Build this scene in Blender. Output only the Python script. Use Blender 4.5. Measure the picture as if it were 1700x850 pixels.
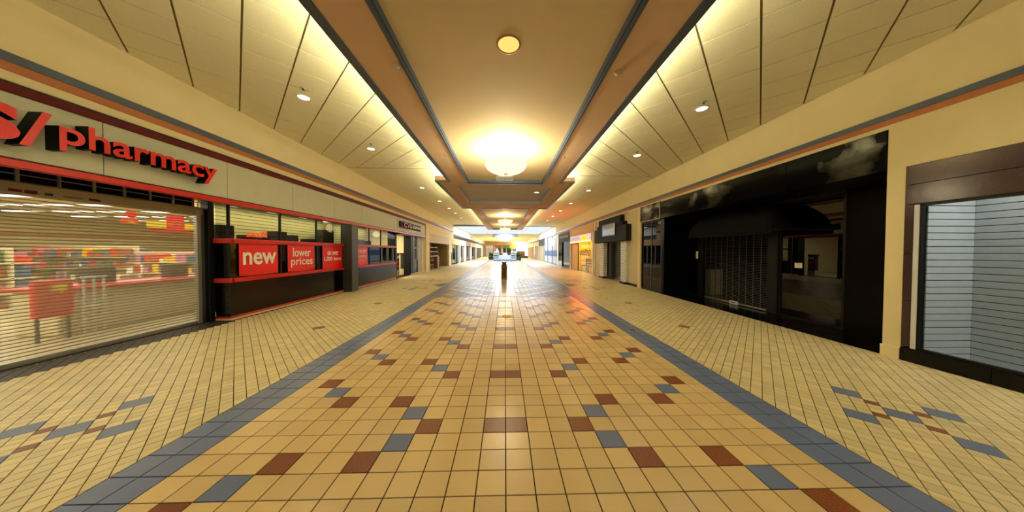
import bpy, math, random
from mathutils import Vector, Matrix

random.seed(7)
scene = bpy.context.scene
COL = scene.collection
for o in list(bpy.data.objects):
    bpy.data.objects.remove(o)

# ------------------------------------------------------------------ camera
T = 0.2                      # one large floor tile
F_PX = 433.8
cam_d = bpy.data.cameras.new('camera')
cam = bpy.data.objects.new('camera', cam_d)
COL.objects.link(cam)
RIGHT = Vector((0.99963, -0.02713, 0.00330))
UP = Vector((-0.00278, 0.01898, 0.99982))
FWD = Vector((0.02718, 0.99945, -0.01890))
CAM = Vector((-0.0102, 0.0, 1.61))
M = Matrix.Identity(4)
for i in range(3):
    M[i][0], M[i][1], M[i][2], M[i][3] = RIGHT[i], UP[i], -FWD[i], CAM[i]
cam.matrix_world = M
cam_d.sensor_fit = 'HORIZONTAL'
cam_d.sensor_width = 36.0
cam_d.lens = F_PX / 1700.0 * 36.0
cam_d.clip_start = 0.05
cam_d.clip_end = 300
scene.camera = cam


def px(p):
    d = Vector(p) - CAM
    z = d.dot(FWD)
    if z < 0.05:
        return None
    return 850 + F_PX * d.dot(RIGHT) / z, 425 - F_PX * d.dot(UP) / z


# ------------------------------------------------------------------ world, exposure
world = bpy.data.worlds.new('world')
scene.world = world
world.use_nodes = True
bg = world.node_tree.nodes['Background']
bg.inputs[0].default_value = (1.0, 0.95, 0.76, 1)
bg.inputs[1].default_value = 0.45
vs = scene.view_settings
vs.view_transform = 'Standard'
vs.look = 'None'
vs.gamma = 1.0
vs.use_curve_mapping = False
vs.exposure = 0.05

WARM = (1.0, 0.80, 0.42)
WARM2 = (1.0, 0.95, 0.72)
DAY = (0.86, 0.93, 1.0)


def area(name, loc, rot, sx, sy, power, color=WARM, spread=180):
    l = bpy.data.lights.new(name, 'AREA')
    l.shape = 'RECTANGLE'
    l.size, l.size_y = sx, sy
    l.energy = power
    l.color = color
    l.spread = math.radians(spread)
    o = bpy.data.objects.new(name, l)
    COL.objects.link(o)
    o.location = loc
    o.rotation_euler = rot
    return o


# cove tubes behind the lips of the hung soffit, facing up and outwards
for s in (-1, 1):
    for (y0, y1, x, pw) in ((-4.0, 9.3, 1.86, 330), (9.6, 15.3, 2.30, 110), (15.7, 30.3, 1.80, 210)):
        area('cove_light', (s * x, (y0 + y1) / 2, 4.24), (math.radians(180), s * math.radians(30), 0),
             0.12, y1 - y0, pw, (1.0, 0.96, 0.60))
# the skylit court further down the mall and the glazed far entrance
area('court_daylight', (0, 38.4, 4.57), (0, 0, 0), 11.0, 13.5, 2300, DAY)  # added lamp under the ceiling, stands in for daylight from the sides
area('entrance_daylight', (6.6, 78.5, 2.2), (math.radians(90), 0, 0), 6, 3.6, 1500, DAY)
area('far_up_fill', (0, 62, 3.9), (math.radians(180), 0, 0), 2.0, 28, 1300, (1.0, 0.93, 0.62))  # added uplight without a fitting, brightens the far ceiling
area('far_down_fill', (0, 62, 4.4), (0, 0, 0), 6, 18, 2200, (0.96, 0.98, 1.0))  # added fill over the far mall, no fitting there
# fluorescent ceiling of the pharmacy
area('pharmacy_light', (-11.5, 6.0, 2.95), (0, 0, 0), 9, 15, 1400, (1.0, 0.93, 0.66))
area('pharmacy_light', (-8.2, 16.5, 2.95), (0, 0, 0), 3, 5, 260, (1.0, 0.92, 0.66))


# ------------------------------------------------------------------ materials
def lin(c):
    return tuple(((v / 255) / 12.92 if v / 255 <= 0.04045 else ((v / 255 + 0.055) / 1.055) ** 2.4) for v in c)


MATS = {}


def mat(name, rgb, rough=0.6, spec=0.5, metal=0.0, var=0.06, scale=8.0, bump=0.0, bscale=60.0,
        emit=None, estr=0.0, coat=0.0):
    """principled surface whose colour drifts a little with object-space noise"""
    m = bpy.data.materials.new(name)
    m.use_nodes = True
    nt = m.node_tree
    b = nt.nodes['Principled BSDF']
    col = lin(rgb)
    b.inputs['Roughness'].default_value = rough
    b.inputs['Specular IOR Level'].default_value = spec
    b.inputs['Metallic'].default_value = metal
    b.inputs['Coat Weight'].default_value = coat
    tc = nt.nodes.new('ShaderNodeNewGeometry')
    if var > 0:
        n = nt.nodes.new('ShaderNodeTexNoise')
        n.inputs['Scale'].default_value = scale
        n.inputs['Detail'].default_value = 3
        nt.links.new(tc.outputs['Position'], n.inputs['Vector'])
        r = nt.nodes.new('ShaderNodeMixRGB')
        r.inputs[1].default_value = tuple(max(0, c * (1 - var * 2)) for c in col) + (1,)
        r.inputs[2].default_value = tuple(min(1, c * (1 + var * 2)) for c in col) + (1,)
        nt.links.new(n.outputs['Fac'], r.inputs[0])
        nt.links.new(r.outputs[0], b.inputs['Base Color'])
    else:
        b.inputs['Base Color'].default_value = col + (1,)
    if bump > 0:
        n2 = nt.nodes.new('ShaderNodeTexNoise')
        n2.inputs['Scale'].default_value = bscale
        n2.inputs['Detail'].default_value = 2
        nt.links.new(tc.outputs['Position'], n2.inputs['Vector'])
        bp = nt.nodes.new('ShaderNodeBump')
        bp.inputs['Strength'].default_value = bump
        bp.inputs['Distance'].default_value = 0.01
        nt.links.new(n2.outputs['Fac'], bp.inputs['Height'])
        nt.links.new(bp.outputs[0], b.inputs['Normal'])
    if emit:
        b.inputs['Emission Color'].default_value = lin(emit) + (1,)
        b.inputs['Emission Strength'].default_value = estr
    MATS[name] = m
    return m


def tile_mat(name, rgb, size, diag=False, rough=0.28, tvar=0.09, speck=None, spscale=260.0, phase=None):
    """glazed floor tile: colour steps from tile to tile (position snapped to the tile grid), specks, smudged gloss"""
    m = bpy.data.materials.new(name)
    m.use_nodes = True
    nt = m.node_tree
    L = nt.links.new
    b = nt.nodes['Principled BSDF']
    g = nt.nodes.new('ShaderNodeNewGeometry')
    vec = g.outputs['Position']
    if diag:
        rot = nt.nodes.new('ShaderNodeVectorRotate')
        rot.rotation_type = 'Z_AXIS'
        rot.inputs['Angle'].default_value = math.radians(-45)
        L(vec, rot.inputs['Vector'])
        vec = rot.outputs[0]
    dv = nt.nodes.new('ShaderNodeVectorMath')
    dv.operation = 'SCALE'
    dv.inputs['Scale'].default_value = 1.0 / size
    L(vec, dv.inputs[0])
    fl = nt.nodes.new('ShaderNodeVectorMath')
    fl.operation = 'FLOOR'
    ad = nt.nodes.new('ShaderNodeVectorMath')
    ad.operation = 'ADD'
    ad.inputs[1].default_value = (-phase[0], -phase[1], 50.5) if phase else (0.0, -0.469, 50.5)
    L(dv.outputs[0], ad.inputs[0])
    L(ad.outputs[0], fl.inputs[0])
    wn = nt.nodes.new('ShaderNodeTexWhiteNoise')
    wn.noise_dimensions = '2D'
    L(fl.outputs[0], wn.inputs['Vector'])
    col = lin(rgb)
    mx = nt.nodes.new('ShaderNodeMixRGB')
    mx.inputs[1].default_value = tuple(c * (1 - tvar) for c in col) + (1,)
    mx.inputs[2].default_value = (min(1, col[0] * (1 + tvar)), min(1, col[1] * (1 + tvar * 0.8)), min(1, col[2] * (1 + tvar * 0.5)), 1)
    L(wn.outputs['Value'], mx.inputs[0])
    out = mx.outputs[0]
    nz = nt.nodes.new('ShaderNodeTexNoise')
    nz.inputs['Scale'].default_value = spscale
    nz.inputs['Detail'].default_value = 2
    L(g.outputs['Position'], nz.inputs['Vector'])
    if speck:
        rp = nt.nodes.new('ShaderNodeValToRGB')
        rp.color_ramp.elements[0].position = 0.38
        rp.color_ramp.elements[1].position = 0.62
        L(nz.outputs['Fac'], rp.inputs[0])
        m2 = nt.nodes.new('ShaderNodeMixRGB')
        m2.inputs[1].default_value = lin(speck) + (1,)
        L(rp.outputs[0], m2.inputs[0])
        L(out, m2.inputs[2])
        out = m2.outputs[0]
    L(out, b.inputs['Base Color'])
    sm = nt.nodes.new('ShaderNodeTexNoise')
    sm.inputs['Scale'].default_value = 1.6
    sm.inputs['Detail'].default_value = 5
    L(g.outputs['Position'], sm.inputs['Vector'])
    mr = nt.nodes.new('ShaderNodeMapRange')
    mr.inputs[3].default_value = rough - 0.03
    mr.inputs[4].default_value = rough + 0.05
    L(sm.outputs['Fac'], mr.inputs[0])
    L(mr.outputs[0], b.inputs['Roughness'])
    bp = nt.nodes.new('ShaderNodeBump')
    bp.inputs['Strength'].default_value = 0.06
    bp.inputs['Distance'].default_value = 0.004
    L(nz.outputs['Fac'], bp.inputs['Height'])
    L(bp.outputs[0], b.inputs['Normal'])
    b.inputs['Specular IOR Level'].default_value = 0.45
    MATS[name] = m
    return m


def glass_mat(name, tint, refl=0.10, rough=0.01):
    m = bpy.data.materials.new(name)
    m.use_nodes = True
    nt = m.node_tree
    nt.nodes.remove(nt.nodes['Principled BSDF'])
    out = nt.nodes['Material Output']
    tr = nt.nodes.new('ShaderNodeBsdfTransparent')
    tr.inputs[0].default_value = lin(tint) + (1,)
    gl = nt.nodes.new('ShaderNodeBsdfGlossy')
    gl.inputs['Roughness'].default_value = rough
    lw = nt.nodes.new('ShaderNodeLayerWeight')          # Schlick on |cos|, the same from both faces of the thin pane
    pw = nt.nodes.new('ShaderNodeMath')
    pw.operation = 'POWER'
    pw.inputs[1].default_value = 5.0
    nt.links.new(lw.outputs['Facing'], pw.inputs[0])
    ma = nt.nodes.new('ShaderNodeMath')
    ma.operation = 'MULTIPLY_ADD'
    ma.inputs[1].default_value = 0.6
    ma.inputs[2].default_value = refl
    ma.use_clamp = True
    nt.links.new(pw.outputs[0], ma.inputs[0])
    mx = nt.nodes.new('ShaderNodeMixShader')
    nt.links.new(ma.outputs[0], mx.inputs[0])
    nt.links.new(tr.outputs[0], mx.inputs[1])
    nt.links.new(gl.outputs[0], mx.inputs[2])
    nt.links.new(mx.outputs[0], out.inputs[0])
    MATS[name] = m
    return m


def emis(name, rgb, strength):
    m = bpy.data.materials.new(name)
    m.use_nodes = True
    nt = m.node_tree
    nt.nodes.remove(nt.nodes['Principled BSDF'])
    e = nt.nodes.new('ShaderNodeEmission')
    e.inputs[0].default_value = lin(rgb) + (1,)
    e.inputs[1].default_value = strength
    nt.links.new(e.outputs[0], nt.nodes['Material Output'].inputs[0])
    MATS[name] = m
    return m


def slat_mat(name):
    """clear-ish shutter slat: part see-through, part pale grey plastic"""
    m = bpy.data.materials.new(name)
    m.use_nodes = True
    nt = m.node_tree
    b = nt.nodes['Principled BSDF']
    b.inputs['Base Color'].default_value = lin((196, 188, 160)) + (1,)
    b.inputs['Roughness'].default_value = 0.3
    tr = nt.nodes.new('ShaderNodeBsdfTransparent')
    n = nt.nodes.new('ShaderNodeTexNoise')
    n.inputs['Scale'].default_value = 3.0
    g = nt.nodes.new('ShaderNodeNewGeometry')
    nt.links.new(g.outputs['Position'], n.inputs['Vector'])
    mr = nt.nodes.new('ShaderNodeMapRange')
    mr.inputs[3].default_value = 0.42
    mr.inputs[4].default_value = 0.55
    nt.links.new(n.outputs['Fac'], mr.inputs[0])
    mx = nt.nodes.new('ShaderNodeMixShader')
    nt.links.new(mr.outputs[0], mx.inputs[0])
    nt.links.new(tr.outputs[0], mx.inputs[1])
    nt.links.new(b.outputs[0], mx.inputs[2])
    nt.links.new(mx.outputs[0], nt.nodes['Material Output'].inputs[0])
    MATS[name] = m


tile_mat('tile_cream', (208, 180, 130), T, rough=0.22)
tile_mat('tile_side', (206, 190, 146), T / 2, diag=True, rough=0.40, tvar=0.13, phase=(0.55, 0.55))
tile_mat('tile_side_b', (206, 190, 146), T / 2, diag=True, rough=0.40, tvar=0.13, phase=(0.05, 0.60))
tile_mat('tile_brown', (142, 80, 44), T, speck=(98, 50, 26), spscale=120)
tile_mat('tile_blue', (104, 116, 152), T, speck=(88, 100, 136), spscale=300, tvar=0.07)
tile_mat('tile_brown_s', (136, 78, 46), T / 2, diag=True, speck=(100, 52, 30), spscale=120, rough=0.4)
tile_mat('tile_blue_s', (102, 114, 150), T, diag=True, speck=(88, 100, 136), spscale=300, rough=0.4)
tile_mat('tile_brown_d', (136, 78, 46), T, diag=True, speck=(100, 52, 30), spscale=120, rough=0.4)
tile_mat('tile_dark_s', (40, 38, 34), T / 2, diag=True, rough=0.5, phase=(0.55, 0.55))
tile_mat('tile_grey', (150, 146, 146), T, tvar=0.1)
mat('grout', (50, 38, 26), 0.85, 0.2, var=0.15, scale=20)
mat('wall_cream', (228, 212, 166), 0.75, 0.3, var=0.03, scale=2.0, bump=0.08, bscale=180)
mat('wall_beige', (206, 192, 160), 0.7, 0.3, var=0.03, scale=2.0)
mat('wall_white', (232, 232, 230), 0.6, 0.4, var=0.02)
mat('soffit_tan', (204, 172, 142), 0.8, 0.2, var=0.03, scale=1.5, bump=0.05, bscale=200)
mat('tray_tan', (204, 182, 142), 0.8, 0.2, var=0.02, scale=1.5, bump=0.05, bscale=200)
mat('tray_grey', (196, 194, 194), 0.8, 0.2, var=0.02)
mat('trim_blue', (66, 78, 98), 0.35, 0.5, var=0.05)
mat('trim_brown', (176, 110, 66), 0.6, 0.3, var=0.05)
mat('ceiling_panel', (232, 224, 192), 0.9, 0.1, var=0.05, scale=40, bump=0.25, bscale=160)
mat('ceiling_grid', (132, 114, 76), 0.8, 0.2, var=0.05)
mat('panel_grey', (186, 184, 164), 0.55, 0.4, var=0.03, scale=5)
mat('red_band', (190, 26, 12), 0.35, 0.5, var=0.05)
mat('red_dark', (92, 8, 8), 0.5, 0.15, var=0.05)
mat('red_print', (222, 22, 22), 0.4, 0.5, var=0.04)
mat('red_letter', (206, 24, 10), 0.22, 0.35, var=0.03)
mat('white_print', (240, 238, 226), 0.5, 0.4, var=0.01)
mat('yellow_print', (236, 200, 20), 0.5, 0.4, var=0.04)
mat('letter_side', (12, 12, 13), 0.5, 0.12, var=0.0)
mat('black_frame', (14, 14, 15), 0.4, 0.25, var=0.05)
mat('black_gloss', (6, 6, 7), 0.10, 0.28, var=0.1, bump=0.12, bscale=5.0)
mat('black_matte', (6, 6, 7), 0.25, 0.10, var=0.1)
mat('black_granite', (8, 8, 9), 0.14, 0.16, var=0.3, scale=90)
mat('purple_granite', (62, 46, 46), 0.16, 0.3, var=0.25, scale=60, bump=0.10, bscale=6)
mat('black_cloth', (7, 7, 7), 0.85, 0.1, var=0.1)
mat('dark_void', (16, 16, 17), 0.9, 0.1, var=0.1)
mat('pier_grey', (52, 52, 50), 0.4, 0.4, var=0.05)
mat('steel', (170, 172, 172), 0.35, 0.5, metal=0.8, var=0.05)
mat('slate', (34, 33, 34), 0.6, 0.06, var=0.1)
mat('steel_dark', (96, 98, 100), 0.4, 0.5, metal=0.8, var=0.05)
mat('hood_tan', (150, 132, 96), 0.5, 0.4, var=0.05)
mat('chrome', (66, 62, 58), 0.2, 0.5, metal=1.0, var=0.0)
mat('slatwall', (186, 190, 196), 0.55, 0.4, var=0.04, bump=0.05)
mat('slat_groove', (60, 66, 74), 0.8, 0.2, var=0.0)
mat('slatwall_cream', (226, 214, 160), 0.6, 0.3, var=0.03)
mat('white_metal', (214, 214, 216), 0.4, 0.5, var=0.02)
mat('bin_brown', (116, 82, 48), 0.5, 0.4, var=0.15, scale=20)
mat('bin_gold', (176, 132, 66), 0.4, 0.5, var=0.1)
mat('dark_box', (66, 66, 62), 0.7, 0.1, var=0.1)
mat('wood_brown', (120, 74, 40), 0.5, 0.4, var=0.15, scale=14)
mat('orange_wall', (216, 176, 120), 0.7, 0.3, var=0.04)
mat('yellow_wall', (240, 206, 60), 0.6, 0.3, var=0.06)
mat('pharm_floor', (176, 164, 132), 0.35, 0.5, var=0.06, scale=3)
mat('pharm_wall', (228, 214, 166), 0.7, 0.3, var=0.03)
mat('shelf_cream', (214, 202, 166), 0.5, 0.4, var=0.04)
mat('leaf', (54, 84, 40), 0.6, 0.3, var=0.2)
mat('kiosk_white', (168, 176, 188), 0.4, 0.5, var=0.03)
mat('kiosk_blue', (70, 104, 144), 0.4, 0.5, var=0.05)
mat('paper', (224, 224, 206), 0.7, 0.3, var=0.02)
mat('vent', (186, 180, 166), 0.5, 0.4, var=0.03)
for i, c in enumerate(((206, 60, 40), (222, 176, 40), (74, 118, 70), (60, 92, 140), (226, 222, 206), (150, 90, 60), (190, 120, 150), (110, 110, 110))):
    mat('goods_%d' % i, c, 0.5, 0.4, var=0.2, scale=30)
emis('bowl_glow', (255, 240, 190), 1.5)
emis('downlight_glow', (255, 238, 196), 5.0)
emis('lamp_gold', (255, 214, 110), 1.15)
emis('tube_glow', (255, 250, 226), 3.2)
emis('reflection_red', (255, 70, 30), 1.7)  # glow of the sign reflected in the first pharmacy window
emis('sign_orange', (255, 60, 22), 60.0)
emis('sign_white', (255, 214, 206), 0.9)
emis('sign_yellow', (255, 200, 20), 1.6)
emis('yellow_glow', (255, 184, 24), 0.55)
emis('court_glow', (226, 238, 255), 1.1)  # added glow for the bright court ceiling
emis('sky_glass', (232, 242, 255), 2.6)
glass_mat('clear_glass', (226, 228, 220), 0.006)
glass_mat('dark_glass', (70, 74, 78), 0.07)
glass_mat('smoke_glass', (70, 72, 72), 0.05)
slat_mat('shutter_slat')


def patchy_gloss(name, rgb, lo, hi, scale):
    """black lacquer: gloss raised in patches so that ceiling reflections show only there"""
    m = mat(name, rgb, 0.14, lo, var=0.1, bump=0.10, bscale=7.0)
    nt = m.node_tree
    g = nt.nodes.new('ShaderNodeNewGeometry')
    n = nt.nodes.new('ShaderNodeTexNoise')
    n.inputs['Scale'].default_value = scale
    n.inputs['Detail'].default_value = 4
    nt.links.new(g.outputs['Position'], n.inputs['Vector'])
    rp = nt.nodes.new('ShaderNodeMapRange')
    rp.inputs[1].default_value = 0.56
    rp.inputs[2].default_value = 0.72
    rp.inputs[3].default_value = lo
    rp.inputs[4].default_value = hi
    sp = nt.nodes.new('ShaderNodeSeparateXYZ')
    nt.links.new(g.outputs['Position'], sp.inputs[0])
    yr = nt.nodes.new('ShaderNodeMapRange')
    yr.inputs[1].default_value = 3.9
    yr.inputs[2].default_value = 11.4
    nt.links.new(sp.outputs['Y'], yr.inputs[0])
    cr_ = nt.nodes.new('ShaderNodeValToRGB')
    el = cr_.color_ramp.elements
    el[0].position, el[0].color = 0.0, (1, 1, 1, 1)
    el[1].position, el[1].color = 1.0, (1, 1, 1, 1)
    for pos, v in ((0.07, 1.0), (0.16, 0.0), (0.36, 0.0), (0.45, 0.8), (0.56, 0.8), (0.62, 0.0), (0.79, 0.0), (0.82, 1.0)):  # gloss peaks placed where the ceiling's reflection should show
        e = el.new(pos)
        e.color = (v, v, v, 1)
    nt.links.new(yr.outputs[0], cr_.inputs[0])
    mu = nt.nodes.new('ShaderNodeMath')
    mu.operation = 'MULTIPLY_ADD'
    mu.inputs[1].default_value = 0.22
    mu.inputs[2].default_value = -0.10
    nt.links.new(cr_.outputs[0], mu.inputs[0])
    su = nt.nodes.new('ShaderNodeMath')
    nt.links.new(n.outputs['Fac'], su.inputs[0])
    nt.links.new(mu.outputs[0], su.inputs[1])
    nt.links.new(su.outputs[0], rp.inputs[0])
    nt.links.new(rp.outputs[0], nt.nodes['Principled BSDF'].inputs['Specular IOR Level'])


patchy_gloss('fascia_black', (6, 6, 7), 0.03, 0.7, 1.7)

# ------------------------------------------------------------------ mesh helpers
WL = {}                      # world location of every object built


class MB:
    def __init__(self):
        self.v, self.f, self.m = [], [], []
        self.cur = 0

    def add(self, vs_, fs):
        n = len(self.v)
        self.v += [tuple(p) for p in vs_]
        self.f += [tuple(i + n for i in f) for f in fs]
        self.m += [self.cur] * len(fs)
        return self

    def box(self, x0, x1, y0, y1, z0, z1):
        x0, x1 = min(x0, x1), max(x0, x1)
        y0, y1 = min(y0, y1), max(y0, y1)
        z0, z1 = min(z0, z1), max(z0, z1)
        return self.add([(x0, y0, z0), (x1, y0, z0), (x1, y1, z0), (x0, y1, z0),
                         (x0, y0, z1), (x1, y0, z1), (x1, y1, z1), (x0, y1, z1)],
                        [(3, 2, 1, 0), (4, 5, 6, 7), (0, 1, 5, 4), (1, 2, 6, 5), (2, 3, 7, 6), (3, 0, 4, 7)])

    def bbox(self, x0, x1, y0, y1, z0, z1, e=0.01):
        """box with chamfered edges"""
        x0, x1 = min(x0, x1), max(x0, x1)
        y0, y1 = min(y0, y1), max(y0, y1)
        z0, z1 = min(z0, z1), max(z0, z1)
        e = min(e, (x1 - x0) / 3, (y1 - y0) / 3, (z1 - z0) / 3)
        vs_ = []
        for (x, ex) in ((x0, e), (x1, -e)):
            for (y, ey) in ((y0, e), (y1, -e)):
                for (z, ez) in ((z0, e), (z1, -e)):
                    vs_ += [(x, y + ey, z + ez), (x + ex, y, z + ez), (x + ex, y + ey, z)]
        idx = lambda a, b_, c_, k: (a * 4 + b_ * 2 + c_) * 3 + k
        fs = []
        for a in (0, 1):
            q = [idx(a, 0, 0, 0), idx(a, 1, 0, 0), idx(a, 1, 1, 0), idx(a, 0, 1, 0)]
            fs.append(tuple(q if a else q[::-1]))
            q = [idx(0, a, 0, 1), idx(0, a, 1, 1), idx(1, a, 1, 1), idx(1, a, 0, 1)]
            fs.append(tuple(q if a else q[::-1]))
            q = [idx(0, 0, a, 2), idx(1, 0, a, 2), idx(1, 1, a, 2), idx(0, 1, a, 2)]
            fs.append(tuple(q if a else q[::-1]))
        for a in (0, 1):
            for b_ in (0, 1):
                fs.append((idx(a, b_, 0, 0), idx(a, b_, 1, 0), idx(a, b_, 1, 1), idx(a, b_, 0, 1)))
                fs.append((idx(a, 0, b_, 0), idx(a, 1, b_, 0), idx(a, 1, b_, 2), idx(a, 0, b_, 2)))
                fs.append((idx(0, a, b_, 1), idx(1, a, b_, 1), idx(1, a, b_, 2), idx(0, a, b_, 2)))
                for c_ in (0, 1):
                    fs.append((idx(a, b_, c_, 0), idx(a, b_, c_, 1), idx(a, b_, c_, 2)))
        return self.add(vs_, fs)

    def prism(self, poly, z0, z1):
        n = len(poly)
        vs_ = [(x, y, z0) for x, y in poly] + [(x, y, z1) for x, y in poly]
        fs = [tuple(range(n - 1, -1, -1)), tuple(range(n, 2 * n))]
        fs += [(i, (i + 1) % n, n + (i + 1) % n, n + i) for i in range(n)]
        return self.add(vs_, fs)

    def lathe(self, prof, c=(0, 0, 0), n=32, close=False):
        vs_, fs = [], []
        for r, z in prof:
            for k in range(n):
                a = 2 * math.pi * k / n
                vs_.append((c[0] + r * math.cos(a), c[1] + r * math.sin(a), c[2] + z))
        for j in range(len(prof) - 1):
            for k in range(n):
                k2 = (k + 1) % n
                fs.append((j * n + k, j * n + k2, (j + 1) * n + k2, (j + 1) * n + k))
        if close:
            fs.append(tuple(range(n - 1, -1, -1)))
            fs.append(tuple(range((len(prof) - 1) * n, len(prof) * n)))
        return self.add(vs_, fs)

    def tube(self, pts, r, n=8):
        pts = [Vector(p) for p in pts]
        rings = []
        for i, p in enumerate(pts):
            d = (pts[min(i + 1, len(pts) - 1)] - pts[max(i - 1, 0)]).normalized()
            a = Vector((0, 0, 1)) if abs(d.z) < 0.9 else Vector((1, 0, 0))
            u = d.cross(a).normalized()
            w = d.cross(u)
            rings.append([p + r * (math.cos(2 * math.pi * k / n) * u + math.sin(2 * math.pi * k / n) * w) for k in range(n)])
        vs_ = [q for rg in rings for q in rg]
        fs = []
        for j in range(len(rings) - 1):
            for k in range(n):
                k2 = (k + 1) % n
                fs.append((j * n + k, j * n + k2, (j + 1) * n + k2, (j + 1) * n + k))
        fs.append(tuple(range(n)))
        fs.append(tuple(range((len(rings) - 1) * n, len(rings) * n))[::-1])
        return self.add(vs_, fs)

    def mesh(self, name, mats, origin=(0, 0, 0), smooth=False):
        me = bpy.data.meshes.new(name)
        ox, oy, oz = origin
        me.from_pydata([(x - ox, y - oy, z - oz) for x, y, z in self.v], [], self.f)
        for mm in (mats if isinstance(mats, (list, tuple)) else [mats]):
            me.materials.append(MATS[mm])
        if any(self.m):
            me.polygons.foreach_set('material_index', self.m)
        if smooth:
            me.polygons.foreach_set('use_smooth', [True] * len(me.polygons))
        me.update()
        return me

    def build(self, name, mats, parent=None, loc=None, smooth=False):
        """links the collected shapes (given in world coordinates) as one object"""
        pw = WL[parent.name] if parent else Vector((0, 0, 0))
        if loc is None:
            if parent:
                loc = pw
            else:
                xs = [p[0] for p in self.v]
                ys = [p[1] for p in self.v]
                loc = Vector(((min(xs) + max(xs)) / 2, (min(ys) + max(ys)) / 2, min(p[2] for p in self.v)))
        loc = Vector(loc)
        o = bpy.data.objects.new(name, self.mesh(name, mats, loc, smooth))
        COL.objects.link(o)
        o.location = loc - pw
        o.parent = parent
        WL[o.name] = loc
        return o


def inst(name, me, loc, parent, rz=0.0):
    o = bpy.data.objects.new(name, me)
    COL.objects.link(o)
    pw = WL[parent.name] if parent else Vector((0, 0, 0))
    o.location = Vector(loc) - pw
    o.rotation_euler.z = rz
    o.parent = parent
    WL[o.name] = Vector(loc)
    return o


def tag(o, label, cat, group=None):
    o['label'] = label
    o['category'] = cat
    if group:
        o['group'] = group
    return o


def struct(o, label=None):
    o['kind'] = 'structure'
    if label:
        o['label'] = label
    return o


def struct_boxes(name, boxes, m, label):
    o = None
    for q in boxes:
        o = struct(MB().box(*q).build(name, m), label)
    return o


def thing(name, loc, label, cat, group=None):
    o = bpy.data.objects.new(name, None)
    o.empty_display_size = 0.1
    COL.objects.link(o)
    o.location = loc
    WL[o.name] = Vector(loc)
    return tag(o, label, cat, group)


def copy_tree(root, loc, label=None):
    r = root.copy()
    COL.objects.link(r)
    r.location = loc
    WL[r.name] = Vector(loc)
    if label:
        r['label'] = label
    for ch in list(root.children):
        c = ch.copy()
        COL.objects.link(c)
        c.parent = r
        for g in list(ch.children):
            d = g.copy()
            COL.objects.link(d)
            d.parent = c
    return r


def B(x0, x1, y0, y1, z0, z1):
    return MB().box(x0, x1, y0, y1, z0, z1)


def BB(x0, x1, y0, y1, z0, z1, e=0.01):
    return MB().bbox(x0, x1, y0, y1, z0, z1, e)


# ---- lettering
_txt = {}


def raw_text(s, bold=0.0, shear=0.0):
    key = (s, bold, shear)
    if key in _txt:
        return _txt[key]
    cu = bpy.data.curves.new('t', 'FONT')
    cu.body = s
    cu.offset = bold
    cu.shear = shear
    cu.resolution_u = 4
    cu.fill_mode = 'FRONT'
    o = bpy.data.objects.new('t', cu)
    COL.objects.link(o)
    bpy.context.view_layer.update()
    me = bpy.data.meshes.new_from_object(o.evaluated_get(bpy.context.evaluated_depsgraph_get()))
    vs_ = [(v.co.x, v.co.y) for v in me.vertices]
    fs = [tuple(p.vertices) for p in me.polygons]
    bpy.data.objects.remove(o)
    bpy.data.meshes.remove(me)
    _txt[key] = (vs_, fs)
    return vs_, fs


def letters(s, bold=0.0, shear=0.0):
    """list of (char, verts shifted to their place in the line, faces)"""
    bar = max(v[0] for v in raw_text('|')[0])
    out = []
    for i, ch in enumerate(s):
        if ch == ' ':
            continue
        off = max(v[0] for v in raw_text(s[:i] + '|')[0]) - bar if i else 0.0
        vs_, fs = raw_text(ch, bold, shear)
        out.append((ch, [(x + off, y) for x, y in vs_], fs))
    return out


for w_, b_ in (('CVS', 0.05), ('pharmacy', 0.018), ('CVS', 0.03), ('/pharmacy', 0.01), ('Pizza', 0.01), ('new', 0.02), ('lower', 0.01), ('prices', 0.01), ('on over', 0.015), ('1,000 items', 0.015), ('WE ACCEPT', 0.01), ('All Competitors', 0.0)):
    letters(w_, b_)          # shape every word once, while the scene is still empty


def wall_text(s, parent, side, X, ya, yb, z0, z1, depth, mats, name='letter', bold=0.0, shear=0.0,
              join=False, mirror=False, box=None):
    """extruded lettering on a wall plane; side -1 = left wall (faces +X, reads towards +Y), +1 = right wall.
    The whole line is fitted into ya..yb (reading direction) and z0..z1."""
    ls = letters(s, bold, shear)
    xs = [v[0] for l in ls for v in l[1]]
    ys = [v[1] for l in ls for v in l[1]]
    if box:
        ys = [box[0], box[1]]
    ax, bx_, ay, by = min(xs), max(xs), min(ys), max(ys)
    res = []
    mb = MB()
    for ch, vs_, fs in ls:
        if not join:
            mb = MB()
        pts = []
        for x, y in vs_:
            t = (x - ax) / (bx_ - ax)
            if mirror:
                t = 1 - t
            pts.append((ya + t * (yb - ya), z0 + (y - ay) / (by - ay) * (z1 - z0)))
        n = len(pts)
        xf = X - side * depth
        front = [(xf, y, z) for y, z in pts]
        back = [(X, y, z) for y, z in pts]
        # boundary edges for the sides
        cnt = {}
        for f in fs:
            for i in range(len(f)):
                e = (f[i], f[(i + 1) % len(f)])
                if (e[1], e[0]) in cnt:
                    del cnt[(e[1], e[0])]
                else:
                    cnt[e] = 1
        mb.cur = 0
        mb.add(front, fs)
        mb.cur = 1 if len(mats) > 1 else 0
        mb.add(front + back, [(a, b_, b_ + n, a + n) for a, b_ in cnt])
        if not join:
            res.append(mb.build(name, mats, parent))
    if join:
        res.append(mb.build(name, mats, parent))
    return res


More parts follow.
